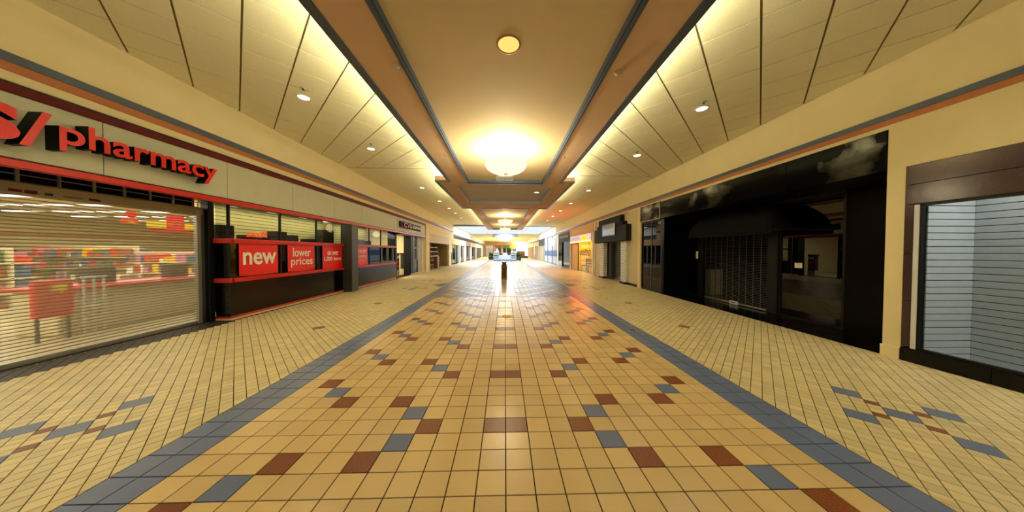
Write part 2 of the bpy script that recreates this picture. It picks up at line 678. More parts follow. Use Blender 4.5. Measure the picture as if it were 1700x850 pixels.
def blurred_marks(parent, side, X, ya, yb, z0, z1, depth, m, n, curl=False):
    """lettering too small to read in the photograph: a row of short strokes or curls of its size and colour, no characters"""
    rn = random.Random(n)
    w = (yb - ya) / n
    xf = X - side * depth
    for i in range(n):
        a, b_ = ya + (i + 0.12) * w, ya + (i + 0.82) * w
        mb = MB()
        h = (z1 - z0)
        t = abs(w) * 0.16
        mb.box(X, xf, a, a + math.copysign(t, w), z0, z1 - rn.uniform(0, 0.25) * h)
        if curl or i % 2:
            zt = z1 - rn.uniform(0.05, 0.3) * h
            mb.box(X, xf, a, b_, zt - h * 0.16, zt)
        if curl:
            mb.box(X, xf, b_, b_ - math.copysign(t, w), z0 + 0.2 * h, z1 - 0.2 * h)
            mb.box(X, xf, a, b_, z0, z0 + h * 0.15)
        mb.build('sign_mark', m, parent)


# ================================================================== THE SETTING
Y0 = 8.469 * T               # first measured joint row
YF0, YF1 = -4.0, 82.0
XL, XR = -6.05, 5.95         # faces of the bulkheads over the shops
ZL, ZR = 4.75, 4.55          # tiled ceilings left and right
ZS, ZT = 4.10, 4.22          # hung soffit, raised trays

# ------------------------------------------------------------------ floor
fl = MB()
fl.box(-7.0, 7.2, YF0, YF1, -0.16, -0.006)
floor = struct(fl.build('floor', 'grout', loc=(0, 0, 0)), 'tiled mall floor with a cream centre walk, blue bands and diagonal side tiles')


def tile_shape(h, e=0.002, d=0.012):
    v = []
    for (s, z) in ((h - e, 0.0), (h, -e), (h, -d)):
        v += [(-s, -s, z), (s, -s, z), (s, s, z), (-s, s, z)]
    f = [(0, 1, 2, 3)]
    for j in (0, 4):
        for k in range(4):
            k2 = (k + 1) % 4
            f.append((j + 4 + k, j + 4 + k2, j + k2, j + k))
    return v, f


def poly_area_px(c, h, diag=False):
    q = []
    for sx, sy in ((-1, -1), (1, -1), (1, 1), (-1, 1)):
        if diag:
            r = h * 2 ** 0.5
            o = {(-1, -1): (0, -r), (1, -1): (r, 0), (1, 1): (0, r), (-1, 1): (-r, 0)}[(sx, sy)]
        else:
            o = (sx * h, sy * h)
        p = px((c[0] + o[0], c[1] + o[1], 0))
        if p is None:
            return 0
        q.append(p)
    cx = sum(p[0] for p in q) / 4
    cy = sum(p[1] for p in q) / 4
    if not (-5 < cx < 1705 and -5 < cy < 855):
        return 0
    return abs(sum(q[i][0] * q[(i + 1) % 4][1] - q[(i + 1) % 4][0] * q[i][1] for i in range(4))) / 2


def lay_tiles(name, cells, half, diag=False, limit=300):
    """cells: (x, y, material). The largest in view become objects of their own, the rest one joined part"""
    cells = sorted(cells, key=lambda c: -poly_area_px(c, half, diag))
    v0, f0 = tile_shape(half)
    meshes = {}
    rz = math.radians(45) if diag else 0.0
    for (x, y, m) in cells[:limit]:
        if m not in meshes:
            t = MB()
            t.add(v0, f0)
            meshes[m] = t.mesh(name, m)
        inst(name, meshes[m], (x, y, 0), floor, rz)
    rest = cells[limit:]
    if rest:
        names = sorted(set(c[2] for c in rest))
        V, FF, MI = [], [], []
        ca, sa = math.cos(rz), math.sin(rz)
        vr = [(x * ca - y * sa, x * sa + y * ca, z) for x, y, z in v0]
        for (x, y, m) in rest:
            n = len(V)
            V += [(a + x, b_ + y, z) for a, b_, z in vr]
            FF += [tuple(i + n for i in f) for f in f0]
            MI += [names.index(m)] * len(f0)
        me = bpy.data.meshes.new(name + '_field')
        me.from_pydata(V, [], FF)
        for m in names:
            me.materials.append(MATS[m])
        me.polygons.foreach_set('material_index', MI)
        o = bpy.data.objects.new(name + '_field', me)
        COL.objects.link(o)
        o.parent = floor
        o['kind'] = 'stuff'
        WL[o.name] = Vector((0, 0, 0))


def clip(poly, axis, val, keep_less):
    out = []
    for i in range(len(poly)):
        a, b_ = poly[i], poly[(i + 1) % len(poly)]
        ina = (a[axis] <= val) == keep_less
        inb = (b_[axis] <= val) == keep_less
        if ina:
            out.append(a)
        if ina != inb:
            t = (val - a[axis]) / (b_[axis] - a[axis])
            out.append((a[0] + t * (b_[0] - a[0]), a[1] + t * (b_[1] - a[1])))
    return out


def parea(p):
    return abs(sum(p[i][0] * p[(i + 1) % len(p)][1] - p[(i + 1) % len(p)][0] * p[i][1] for i in range(len(p)))) / 2


centre, accent, border = [], [], []
ROW_MED0, ROW_MED1 = 37, 67          # rows of the grey medallion in the walk
for r in range(-14, 240):
    for a in range(-14, 14):
        k = a if a >= 0 else -a - 1          # columns counted from the middle joint
        x, y = (a + 0.5) * T, Y0 + (r + 0.5) * T
        if k >= 12:
            border.append((x, y, 'tile_blue'))
            continue
        m = None
        if ROW_MED0 <= r <= ROW_MED1:
            mid = (ROW_MED0 + ROW_MED1) / 2
            dd = abs(r - mid)
            s_ = (k + int(dd)) % 6
            if r in (ROW_MED0, ROW_MED1):
                m = 'tile_blue'
            elif k >= 2 and s_ in (0, 1):
                m = 'tile_blue'
            elif k >= 2 and s_ in (3,):
                m = 'tile_brown'
            elif k >= 3 and s_ in (2, 4):
                m = 'tile_grey'
        else:
            q = r if r >= 3 else 6 - r
            if r > ROW_MED1:
                q = r - ROW_MED1 + 3
            j = (q - 3) % 5
            if (k in (0, 3) and j == 0) or (k == 5 and j == 2 and q >= 5) or (k == 8 and j == 2 and q >= 5) or (k == 10 and j == 4 and q >= 7):
                m = 'tile_brown'
            if (k == 4 and j == 1) or (k == 9 and j == 3 and q >= 6):
                m = 'tile_blue'
        if m:
            accent.append((x, y, m))
        else:
            centre.append((x, y, 'tile_cream'))
lay_tiles('floor_tile', centre, T / 2 - 0.0038)
lay_tiles('accent_tile', accent, T / 2 - 0.0038)
lay_tiles('border_tile', border, T / 2 - 0.0038)

# diagonal 10 cm tiles of the two side walks, with blue and brown figures
R2 = 2 ** 0.5
H = T / 2
PHASE = {-1: (0.55, 0.55), 1: (0.05, 0.60)}


motif_y = (2.43, 11.3, 14.2, 24.0)
single_y = (5.40, 8.0, 17.0, 20.0)


def snap(s, x, y):
    return round((x + y) / R2 / H - PHASE[s][0] - 0.5), round((y - x) / R2 / H - PHASE[s][1] - 0.5)


blue_cells, brown_cells = {}, {}
for s in (-1, 1):
    for my in motif_y:
        # centre blue tile of the figure, then four corner tiles and four small brown links
        u0, v0 = snap(s, s * 3.93, my - 0.07)
        for (du, dv) in ((0, 0), (3, 3), (3, -3), (-3, 3), (-3, -3)):
            for i in (0, 1):
                for j in (0, 1):
                    blue_cells[(s, u0 + du + i, v0 + dv + j)] = (s, u0 + du, v0 + dv)
        for (du, dv) in ((2, 2), (2, -1), (-1, 2), (-1, -1)):
            brown_cells[(s, u0 + du, v0 + dv)] = 1
    for sy in single_y:
        u0, v0 = snap(s, s * 3.88, sy)
        for i in (0, 1):
            for j in (0, 1):
                blue_cells[(s, u0 + i, v0 + j)] = (s, u0, v0, 'tile_brown_d')

side_cells, side_acc, side_big = [], [], []
cut_cells = {-1: [], 1: []}
for s in (-1, 1):
    done = set()
    ylo, yhi = 0.9, 26.0
    for u in range(-75, 330):
        for v in range(-75, 330):
            cu, cv = (u + 0.5 + PHASE[s][0]) * H, (v + 0.5 + PHASE[s][1]) * H
            x, y = (cu - cv) / R2, (cu + cv) / R2
            if not (ylo < y < yhi):
                continue
            ax = x * s
            if ax < 2.8 - 0.071 or ax > (6.62 if s < 0 else 6.02) + 0.06:
                continue
            if ax < 2.8 + 0.071 or ax > (6.62 if s < 0 else 6.02) - 0.02:
                if ax < 3 or not (s < 0 and y > 6.0):
                    cut_cells[s].append((x, y))
                continue
            if s < 0 and ax > 6.18 and not (y < 6.0):
                continue
            key = (s, u, v)
            if key in blue_cells:
                g = blue_cells[key]
                if g not in done:
                    done.add(g)
                    gu, gv = (g[1] + 1 + PHASE[s][0]) * H, (g[2] + 1 + PHASE[s][1]) * H
                    side_big.append(((gu - gv) / R2, (gu + gv) / R2, g[3] if len(g) > 3 else 'tile_blue_s'))
                continue
            tri = abs(y - 12.45) < 0.75 - (ax - 2.8) * 1.05
            if key in brown_cells:
                side_acc.append((x, y, 'tile_brown_s'))
            elif tri:
                side_acc.append((x, y, 'tile_blue_s'))
            elif s < 0 and ax > 6.10 and y < 6.05:
                side_acc.append((x, y, 'tile_dark_s'))
            else:
                side_cells.append((x, y, 'tile_side' if s < 0 else 'tile_side_b'))
lay_tiles('small_tile', side_cells, H / 2 - 0.0032, True, 300)
lay_tiles('small_accent_tile', side_acc, H / 2 - 0.0028, True, 120)
lay_tiles('square_accent_tile', side_big, T / 2 - 0.0028, True, 300)
# cut edge pieces along the blue bands and the far side walks (too far off to tell tiles apart)
ed = MB()
for s in (-1, 1):
    hw = H / R2 - 0.0045
    for (x, y) in cut_cells[s]:
        poly = [(x - hw, y), (x, y - hw), (x + hw, y), (x, y + hw)]
        poly = clip(poly, 0, s * 2.805, s < 0)
        poly = clip(poly, 0, -6.60 if s < 0 else 6.0, s > 0) if len(poly) > 2 else poly
        if len(poly) > 2 and parea(poly) > 0.0002:
            ed.prism(poly, -0.012, 0.0)
    ed.box(s * 2.805, s * 6.1, 26.0, YF1, -0.012, -0.0002)
    ed.box(s * 2.805, s * 6.1, YF0, 0.85, -0.012, -0.0002)
o = ed.build('edge_tile_field', 'tile_side', floor)
o['kind'] = 'stuff'
f2 = MB()
f2.box(-2.79, 2.79, Y0 + 240 * T, YF1, -0.012, -0.0002)
o = f2.build('far_tile_field', 'tile_cream', floor)
o['kind'] = 'stuff'

# ------------------------------------------------------------------ ceilings
ce = MB()
ce.box(-7.0, -1.2, YF0, 30.8, ZL + 0.02, ZL + 0.15)
ce.box(1.2, 7.3, YF0, 30.8, ZR + 0.02, ZR + 0.15)
ceiling = struct(ce.build('ceiling', 'ceiling_grid', loc=(0, 0, 0)), 'lay-in ceiling grid over both side walks')


PS = 0.62
for s in (-1, 1):
    Z = ZL if s < 0 else ZR
    X_in, X_out = (-6.06, -1.6) if s < 0 else (1.6, 5.96)
    u0, v0 = (0.083, 5.28) if s < 0 else (5.178, 0.036)
    gw, gt = 0.012, 0.010          # wide joints one way, hairlines the other
    gu, gv = (gw, gt) if s < 0 else (gt, gw)
    for i in range(-16, 24):
        for j in range(-20, 24):
            ua, ub = u0 + i * PS + gu, u0 + (i + 1) * PS - gu
            va, vb = v0 + j * PS + gv, v0 + (j + 1) * PS - gv
            poly = [((u - v) / R2, (u + v) / R2) for u, v in ((ua, va), (ub, va), (ub, vb), (ua, vb))]
            for ax, val, less in ((0, X_in, False), (0, X_out, True), (1, 0.6, False), (1, 10.12, True)):
                poly = clip(poly, ax, val, less)
                if len(poly) < 3:
                    break
            if len(poly) < 3 or parea(poly) < 0.004:
                continue
            MB().prism(poly, Z, Z + 0.02).build('ceiling_panel', 'ceiling_panel', ceiling)
    # square panels beyond the break, each its own piece while they can be told apart
    far = MB()
    nx = 7
    w = (X_out - X_in) / nx
    for i in range(nx):
        for j in range(34):
            x0, y0 = X_in + i * w, 10.2 + j * 0.605
            q = (x0 + 0.006, x0 + w - 0.006, y0 + 0.006, y0 + 0.599, Z, Z + 0.02)
            if j < 10:
                B(*q).build('ceiling_panel', 'ceiling_panel', ceiling)
            else:
                far.box(*q)
    far.box(X_in, X_out, YF0, 0.58, Z, Z + 0.02)
    o = far.build('ceiling_panel_field', 'ceiling_panel', ceiling)
    o['kind'] = 'stuff'

# hung soffit down the middle
so = MB()
for s in (-1, 1):
    so.box(s * 1.37, s * 2.05, YF0, 9.72, ZS, ZS + 0.06)
    so.box(s * 2.05, s * 2.50, 9.40, 9.72, ZS, ZS + 0.06)
    so.box(s * 1.90, s * 2.50, 10.30, 14.20, ZS, ZS + 0.06)
    so.box(s * 1.37, s * 2.00, 15.40, 30.20, ZS, ZS + 0.06)
    # cove lips
    so.box(s * 2.02, s * 2.05, YF0, 9.40, ZS + 0.06, ZS + 0.17)
    so.box(s * 2.02, s * 2.50, 9.40, 9.43, ZS + 0.06, ZS + 0.17)
    so.box(s * 2.47, s * 2.50, 9.43, 15.40, ZS + 0.06, ZS + 0.17)
    so.box(s * 1.97, s * 2.00, 15.40, 30.8, ZS + 0.06, ZS + 0.17)
so.box(-2.50, 2.50, 9.72, 10.30, ZS, ZS + 0.06)
so.box(-2.50, 2.50, 14.20, 15.40, ZS, ZS + 0.06)
so.box(-2.00, 2.00, 30.20, 30.80, ZS, ZS + 0.06)
soffit = struct(so.build('ceiling_soffit', 'soffit_tan', loc=(0, 0, 0)), 'tan hung soffit frame running down the middle of the mall')
tr = MB()
tr.box(-1.40, 1.40, YF0, 9.75, ZT, ZT + 0.05)
tr.box(-1.40, 1.40, 15.38, 30.22, ZT, ZT + 0.05)
tray = struct(tr.build('ceiling_tray', 'tray_tan', loc=(0, 0, 0)), 'smooth tan raised tray ceiling between the soffits')
tg = MB()
tg.box(-1.93, 1.93, 10.27, 14.23, ZT + 0.10, ZT + 0.15)
for s in (-1, 1):
    tg.box(s * 1.90, s * 1.93, 10.27, 14.23, ZS + 0.06, ZT + 0.12)
tg.box(-1.93, 1.93, 10.27, 10.30, ZS + 0.06, ZT + 0.12)
tg.box(-1.93, 1.93, 14.20, 14.23, ZS + 0.06, ZT + 0.12)
struct(tg.build('ceiling_recess', 'tray_grey', loc=(0, 0, 0)), 'grey recessed panel in the wide soffit section')


for s, nm in ((-1, 'left'), (1, 'right')):
    mb = MB()
    zz0, zz1 = ZS - 0.022, ZS + 0.03
    # outer moulding
    mb.box(s * 1.945, s * 2.058, YF0, 9.40, zz0, zz1)
    mb.box(s * 1.945, s * 2.508, 9.392, 9.50, zz0, zz1)
    mb.box(s * 2.40, s * 2.508, 9.50, 15.408, zz0, zz1)
    mb.box(s * 1.90, s * 2.40, 15.31, 15.408, zz0, zz1)
    mb.box(s * 1.90, s * 2.008, 15.408, 30.8, zz0, zz1)
    struct(mb.build('trim_1' if s < 0 else 'trim_2', 'trim_blue', loc=(0, 0, 0)), 'blue-grey moulding on the outer %s edge of the soffit' % nm)
# inner mouldings: a flat strip under the edge, a stepped face up to the tray
for k, (y0, y1) in enumerate(((YF0, 9.72), (15.40, 30.20))):
    mb = MB()
    for s in (-1, 1):
        mb.box(s * 1.365, s * 1.402, y0, y1, ZS - 0.018, ZS + 0.02)
        mb.box(s * 1.345, s * 1.37, y0, y1, ZS + 0.02, ZT)
    mb.box(-1.402, 1.402, y1, y1 + 0.05, ZS - 0.018, ZS + 0.02)
    mb.box(-1.37, 1.37, y1 - 0.025, y1, ZS + 0.02, ZT)
    if k:
        mb.box(-1.402, 1.402, y0 - 0.05, y0, ZS - 0.018, ZS + 0.02)
        mb.box(-1.37, 1.37, y0, y0 + 0.025, ZS + 0.02, ZT)
    struct(mb.build('trim_%d' % (3 + k), 'trim_blue', loc=(0, 0, 0)), 'blue-grey moulding round the %s tray' % ('near', 'far')[k])

# ------------------------------------------------------------------ bulkheads and walls
struct_boxes('wall_left', ((XL, -7.0, YF0, 30.8, 3.64, ZL + 0.02), (XL - 0.055, -6.5, YF0, 19.9, 2.765, 3.64), (XL, -6.6, 20.95, 30.8, 2.96, 3.64),
                           (XL + 0.06, -6.6, 19.98, 20.95, 0, 3.64), (XL, -6.6, 28.52, 29.58, 0, 2.96)), 'wall_cream', 'cream bulkhead wall above the left shops')
struct_boxes('wall_right', ((XR, 7.2, YF0, 30.8, 3.52, ZR + 0.02), (XR, 6.3, YF0, 3.75, 2.96, 3.52), (XR, 6.06, -2.6, 3.75, 2.885, 2.96), (XR, 7.2, 3.75, 3.94, 0, 3.52),
                            (XR - 0.03, 6.3, 3.745, 3.945, 0, 0.17), (XR, 7.2, 11.36, 11.60, 0, 3.52)), 'wall_cream', 'cream bulkhead wall and pilasters on the right side')
struct_boxes('wall_beige', ((XR + 0.02, 6.4, 11.60, 12.56, 0, 3.52), (6.01, 6.4, 12.56, 17.1, 2.14, 3.52), (XR + 0.02, 6.4, 17.12, 17.45, 0, 3.52)), 'wall_beige', 'beige panelled wall round the shuttered corner shop')
struct_boxes('wall_orange', ((XR + 0.01, 6.3, 17.5, 23.4, 2.92, 3.52),), 'orange_wall', 'wall above the yellow lit shop, its colour tinted orange for the sign glow')  # orange glow of the shop sign is put into this wall's colour
for k, (x0, x1, za, zb, zc, s) in enumerate(((XL + 0.025, XL, 3.89, 4.0, 3.78, 'left'), (XR - 0.025, XR, 3.67, 3.76, 3.585, 'right'))):
    struct(B(x0, x1, YF0, 30.8, za, zb).build('trim_%d' % (5 + 2 * k), 'trim_blue', loc=(0, 0, 0)), 'blue-grey stripe moulding along the %s bulkhead' % s)
    struct(B((x0 + x1) / 2, x1, YF0, 30.8, zc, za).build('trim_%d' % (6 + 2 * k), 'trim_brown', loc=(0, 0, 0)), 'brown stripe under the blue moulding on the %s bulkhead' % s)
struct(B(XR - 0.012, XR + 0.02, 11.60, 12.60, 0, 0.11).build('baseboard_right', 'black_frame', loc=(0, 0, 0)), 'black baseboard under the beige wall')

# court and far mall
struct_boxes('ceiling_court', ((-9, 9, 30.8, 46.4, 4.62, 4.8),), 'wall_white', 'white ceiling of the skylit court')
struct_boxes('ceiling_edge', ((-9, 9, 30.81, 30.95, 4.50, 4.62),), 'trim_blue', 'grey edge beam of the court ceiling')
cf = MB()
cf.box(-9, 9, 46.4, YF1, 4.45, 4.6)
struct(cf.build('ceiling_far', 'ceiling_panel', loc=(0, 0, 0)), 'yellow lit ceiling of the far mall')
struct_boxes('wall_end', ((-9, 3.6, 80.0, 80.3, 0, 4.6), (3.6, 9.5, 80.0, 80.3, 3.45, 4.6)), 'orange_wall', 'far end wall of the mall')
for s in (-1, 1):
    struct_boxes('wall_far', ((s * 6.1, s * 9, 30.8, YF1, 3.62, 4.7), (s * 8.8, s * 9.0, 30.8, YF1, 0, 3.6)), 'wall_white', 'white upper walls of the far mall')

# ================================================================== LIGHT FITTINGS
ORD = ('first', 'second', 'third', 'fourth', 'fifth', 'sixth', 'seventh', 'eighth', 'ninth', 'tenth')


def spot(loc, power, size=110, color=WARM2):
    l = bpy.data.lights.new('downlight_lamp', 'SPOT')
    l.energy = power
    l.color = color
    l.spot_size = math.radians(size)
    l.spot_blend = 0.8
    l.shadow_soft_size = 0.07
    o = bpy.data.objects.new('downlight_lamp', l)
    COL.objects.link(o)
    o.location = loc
    return o


def bowl_pendant(y, label, power=420):
    """glass bowl on a stem under the tray"""
    t = thing('bowl_pendant', (0.01, y, ZT), label, 'lamp', 'glass bowl pendants down the middle')
    c = (0.01, y, 0)
    R, zr, zb = 0.535, 3.850, 3.60
    prof = [(0.02, zb)]
    for i in range(1, 13):
        a = i / 12 * math.pi / 2
        prof.append((R * math.sin(a) ** 0.92, zr - (zr - zb) * math.cos(a) ** 0.9))
    prof += [(R + 0.012, zr + 0.004), (R + 0.012, zr + 0.016), (R - 0.012, zr + 0.016)]
    MB().lathe(prof, c, 48).build('bowl', 'bowl_glow', t, smooth=True)
    MB().lathe([(0.0, zb - 0.045), (0.02, zb - 0.04), (0.035, zb - 0.02), (0.05, zb - 0.002), (0.05, zb + 0.012), (0.0, zb + 0.012)], c, 20).build('finial', 'bin_brown', t, smooth=True)
    MB().lathe([(0.014, zb), (0.014, ZT - 0.04)], c, 10).build('stem', 'bin_gold', t)
    MB().lathe([(0.0, ZT - 0.05), (0.05, ZT - 0.045), (0.075, ZT - 0.02), (0.08, ZT)], c, 24).build('canopy', 'white_metal', t, smooth=True)
    l = bpy.data.lights.new('bowl_lamp', 'POINT')
    l.energy = power
    l.color = (1.0, 0.90, 0.60)
    l.shadow_soft_size = 0.10
    o = bpy.data.objects.new('bowl_lamp', l)
    COL.objects.link(o)
    o.location = (0.01, y, 3.86)
    l2 = bpy.data.lights.new('bowl_lamp', 'POINT')       # what the glass lets through downwards
    l2.energy = power * 0.15
    l2.color = (1.0, 0.84, 0.50)
    l2.shadow_soft_size = 0.30
    o = bpy.data.objects.new('bowl_lamp', l2)
    COL.objects.link(o)
    o.location = (0.01, y, 3.22)
    return t


bowl_pendant(6.79, 'large glowing glass bowl pendant nearest the camera')
bowl_pendant(19.3, 'glowing glass bowl pendant in the second tray, smaller in view', 260)
bowl_pendant(26.0, 'farthest glowing glass bowl pendant near the skylit court', 200)


def tray_lamp(y, label):
    t = thing('tray_lamp', (0.03, y, ZT), label, 'lamp', 'round lamps flush in the trays')
    MB().lathe([(0.155, -0.004), (0.155, -0.012), (0.135, -0.012), (0.13, -0.002)], (0.03, y, ZT), 40).build('ring', 'trim_brown', t, smooth=True)
    MB().lathe([(0.0, -0.006), (0.132, -0.006), (0.132, -0.002)], (0.03, y, ZT), 40).build('lens', 'lamp_gold', t)
    spot((0.03, y, ZT - 0.02), 60, 140, (1.0, 0.80, 0.42))


tray_lamp(3.35, 'round amber lamp flush in the near tray ceiling')
tray_lamp(16.6, 'round amber lamp flush in the far tray ceiling')

dl_me = {}


def downlight(x, y, z, label, power=50):
    t = thing('downlight', (x, y, z), label, 'downlight', 'recessed downlights')
    MB().lathe([(0.125, 0.0), (0.125, -0.008), (0.105, -0.010), (0.10, -0.002)], (x, y, z), 28).build('ring', 'white_metal', t, smooth=True)
    MB().lathe([(0.0, -0.003), (0.102, -0.003), (0.102, 0.0)], (x, y, z), 28).build('lens', 'downlight_glow', t)
    spot((x, y, z - 0.03), power, 130)


for i, y in enumerate((2.75, 5.54, 8.24, 13.2, 16.7, 19.5, 22.0, 25.0)):
    if y > 3:
        downlight(-4.15, y, ZL, 'round downlight in the left tiled ceiling, %s from the camera' % ORD[i - 1], 50 if y < 12 else 34)
    else:
        spot((-4.15, y, ZL - 0.03), 70, 130)
for i, y in enumerate((2.70, 5.32, 7.95, 12.6, 16.0, 19.0, 22.0, 25.0)):
    if y > 3:
        downlight(4.03, y, ZR, 'round downlight in the right tiled ceiling, %s from the camera' % ORD[i - 1], 50 if y < 12 else 34)
    else:
        spot((4.03, y, ZR - 0.03), 70, 130)
for s in (-1, 1):
    for y in (-0.4, -3.0):
        spot((s * 4.1, y, 4.5), 70, 130)
downlight(1.45, 12.1, ZT + 0.10, 'small lit downlight in the grey recess', 25)

# sprinklers, detectors and a vent
for i, (x, y, z, lab) in enumerate(((-3.92, 5.22, ZL, 'small sprinkler behind the first left downlight'), (3.87, 5.06, ZR, 'small sprinkler behind the first right downlight'),
                                    (-3.95, 7.85, ZL, 'small sprinkler behind the second left downlight'), (3.87, 7.65, ZR, 'small sprinkler behind the second right downlight'),
                                    (-1.55, 6.85, ZS, 'tiny sprinkler under the left soffit'), (1.55, 6.89, ZS, 'tiny sprinkler under the right soffit'),
                                    (-1.30, 12.1, ZT + 0.10, 'dark sprinkler in the grey recess'))):
    t = thing('sprinkler', (x, y, z), lab, 'sprinkler', 'ceiling sprinklers')
    k = 0.5 if z == ZS else 1.0
    MB().lathe([(0.05 * k, 0.0), (0.05 * k, -0.006), (0.018 * k, -0.014)], (x, y, z), 16).build('escutcheon', 'vent', t, smooth=True)
    MB().lathe([(0.010, -0.01), (0.010, -0.035), (0.024 * k, -0.037), (0.024 * k, -0.043), (0.0, -0.043)], (x, y, z), 12).build('deflector', 'steel_dark', t)
for x, y, lab in ((-1.46, 3.58, 'round smoke detector under the left soffit'), (1.55, 3.63, 'round smoke detector under the right soffit')):
    t = thing('smoke_detector', (x, y, ZS), lab, 'detector', 'smoke detectors')
    MB().lathe([(0.052, 0.0), (0.052, -0.015), (0.046, -0.028), (0.030, -0.034), (0.0, -0.034)], (x, y, ZS), 24).build('housing', 'soffit_tan', t, smooth=True)
    MB().lathe([(0.030, -0.0335), (0.026, -0.040), (0.0, -0.040)], (x, y, ZS), 16).build('cap', 'vent', t, smooth=True)
t = thing('ceiling_vent', (-0.03, 9.41, ZT), 'rectangular louvred air vent behind the near bowl pendant', 'vent')
x0, x1, y0, y1 = -0.345, 0.285, 9.14, 9.69
fr = MB()
fr.box(x0, x1, y0, y0 + 0.04, ZT - 0.014, ZT).box(x0, x1, y1 - 0.04, y1, ZT - 0.014, ZT)
fr.box(x0, x0 + 0.04, y0, y1, ZT - 0.014, ZT).box(x1 - 0.04, x1, y0, y1, ZT - 0.014, ZT)
fr.build('frame', 'white_metal', t)
for i in range(8):
    yy = y0 + 0.06 + i * 0.058
    B(x0 + 0.04, x1 - 0.04, yy, yy + 0.03, ZT - 0.010, ZT - 0.004).build('louvre', 'vent', t)
B(x0 + 0.03, x1 - 0.03, y0 + 0.03, y1 - 0.03, ZT - 0.004, ZT - 0.001).build('backing', 'steel_dark', t)

# ================================================================== PHARMACY (left)
XWIN = -6.28
XSH = -6.70
# fascia: grey panels between a dark red cap and a bright red band
fa = thing('shop_fascia', (XL, 8.0, 2.61), 'long grey panelled shop fascia with dark red cap and bright red band', 'fascia')
B(XL, XL - 0.05, YF0, 19.9, 2.70, 3.66).build('backing', 'black_frame', fa)
ys = [-4.0, -2.2, 0.4, 2.26, 4.11, 5.86, 7.61, 9.4, 11.2, 13.0, 14.8, 16.6, 18.3, 19.88]
for a, b_ in zip(ys[:-1], ys[1:]):
    BB(XL - 0.03, XL + 0.02, a + 0.004, b_ - 0.004, 2.725, 3.515, 0.004).build('fascia_panel', 'panel_grey', fa)
B(XL - 0.03, XL + 0.05, YF0, 19.9, 3.515, 3.615).build('cap_band', 'red_dark', fa)
B(XL - 0.03, XL + 0.056, YF0, 19.9, 3.615, 3.635).build('cap_edge', 'black_frame', fa)
BB(XL - 0.03, XL + 0.05, YF0, 19.9, 2.61, 2.715, 0.012).build('lower_band', 'red_band', fa)
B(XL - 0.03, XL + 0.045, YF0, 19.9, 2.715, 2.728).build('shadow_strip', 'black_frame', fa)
struct(B(-7.06, XL - 0.035, YF0, 19.9, 2.74, 2.762).build('ceiling_lintel', 'black_frame', loc=(0, 0, 0)), 'black soffit under the pharmacy fascia')

# big channel letters
sg = thing('shop_sign', (XL, 3.9, 2.9), 'big red channel letter sign with black sides over the rolling shutter', 'sign')
wall_text('CVS', sg, -1, XL + 0.02, 1.995, 3.338, 2.886, 3.325, 0.18, ['red_letter', 'letter_side'], bold=0.05)
for (ya, yb, yc, yd) in ((3.325, 3.385, 3.565, 3.505),):
    mb = MB()
    xf, xb = XL + 0.20, XL + 0.02
    za, zb = 2.876, 3.35
    q = [(ya, za), (yb + 0.01, za), (yc, zb), (yd - 0.01, zb)]
    mb.add([(xf, y, z) for y, z in q], [(0, 1, 2, 3)])
    mb.cur = 1
    mb.add([(xf, y, z) for y, z in q] + [(xb, y, z) for y, z in q], [(i, (i + 1) % 4, 4 + (i + 1) % 4, 4 + i) for i in range(4)])
    mb.build('letter', ['red_letter', 'letter_side'], sg)
wall_text('pharmacy', sg, -1, XL + 0.02, 3.612, 5.495, 2.916, 3.340, 0.18, ['red_letter', 'letter_side'], bold=0.018)
# smaller sign by the far door
sg2 = thing('shop_sign', (XL, 16.9, 3.0), 'small red and white letter sign over the far pharmacy door', 'sign')
BB(XL + 0.02, XL + 0.10, 15.05, 18.7, 2.96, 3.32, 0.02).build('raceway', 'letter_side', sg2)
wall_text('CVS', sg2, -1, XL + 0.10, 15.45, 16.75, 3.0, 3.27, 0.05, ['red_letter', 'letter_side'], bold=0.03)
wall_text('/pharmacy', sg2, -1, XL + 0.10, 16.8, 18.6, 2.97, 3.27, 0.05, ['white_print', 'letter_side'], bold=0.01)

# rolling shutter
sh = thing('rolling_shutter', (XSH, 3.0, 0), 'long see-through rolling shutter closing the pharmacy front', 'shutter')
ya, yb = -3.6, 5.85
sm = MB()
pitch = 0.0508
prof = []
for i in range(7):
    t_ = i / 6
    prof.append((0.012 * math.sin(math.pi * t_), 0.003 + t_ * (pitch - 0.010)))
vs_ = [(x, 0, z) for x, z in prof] + [(x, yb - ya, z) for x, z in prof]
sm.add(vs_, [(i, 7 + i, 8 + i, i + 1) for i in range(6)])
sm.cur = 1
sm.box(-0.006, 0.007, 0, yb - ya, pitch - 0.008, pitch + 0.002)
slat_me = sm.mesh('slat', ['shutter_slat', 'steel_dark'])
for i in range(46):
    inst('slat', slat_me, (XSH, ya, 0.075 + i * pitch), sh)
BB(XSH - 0.02, XSH + 0.02, ya, yb, 0.0, 0.075, 0.008).build('bottom_bar', 'steel', sh)
BB(XSH - 0.04, XSH + 0.035, 5.84, 5.92, 0, 2.47, 0.006).build('guide_rail', 'steel', sh)
BB(XSH - 0.04, XSH + 0.02, 5.92, 6.00, 0, 2.50, 0.006).build('guide_rail', 'steel_dark', sh)
hood = BB(XSH - 0.10, XSH + 0.03, ya, 5.98, 2.37, 2.545, 0.02).build('hood', 'hood_tan', sh)
for (a, b_, z0, z1, m) in ((3.70, 3.80, 2.395, 2.435, 'red_dark'), (3.82, 3.92, 2.39, 2.44, 'red_dark'), (3.98, 4.05, 2.395, 2.43, 'black_frame'), (4.14, 4.32, 2.40, 2.42, 'wood_brown'), (4.38, 4.50, 2.395, 2.43, 'red_dark')):
    B(XSH + 0.029, XSH + 0.033, a, b_, z0, z1).build('sticker', m, hood)
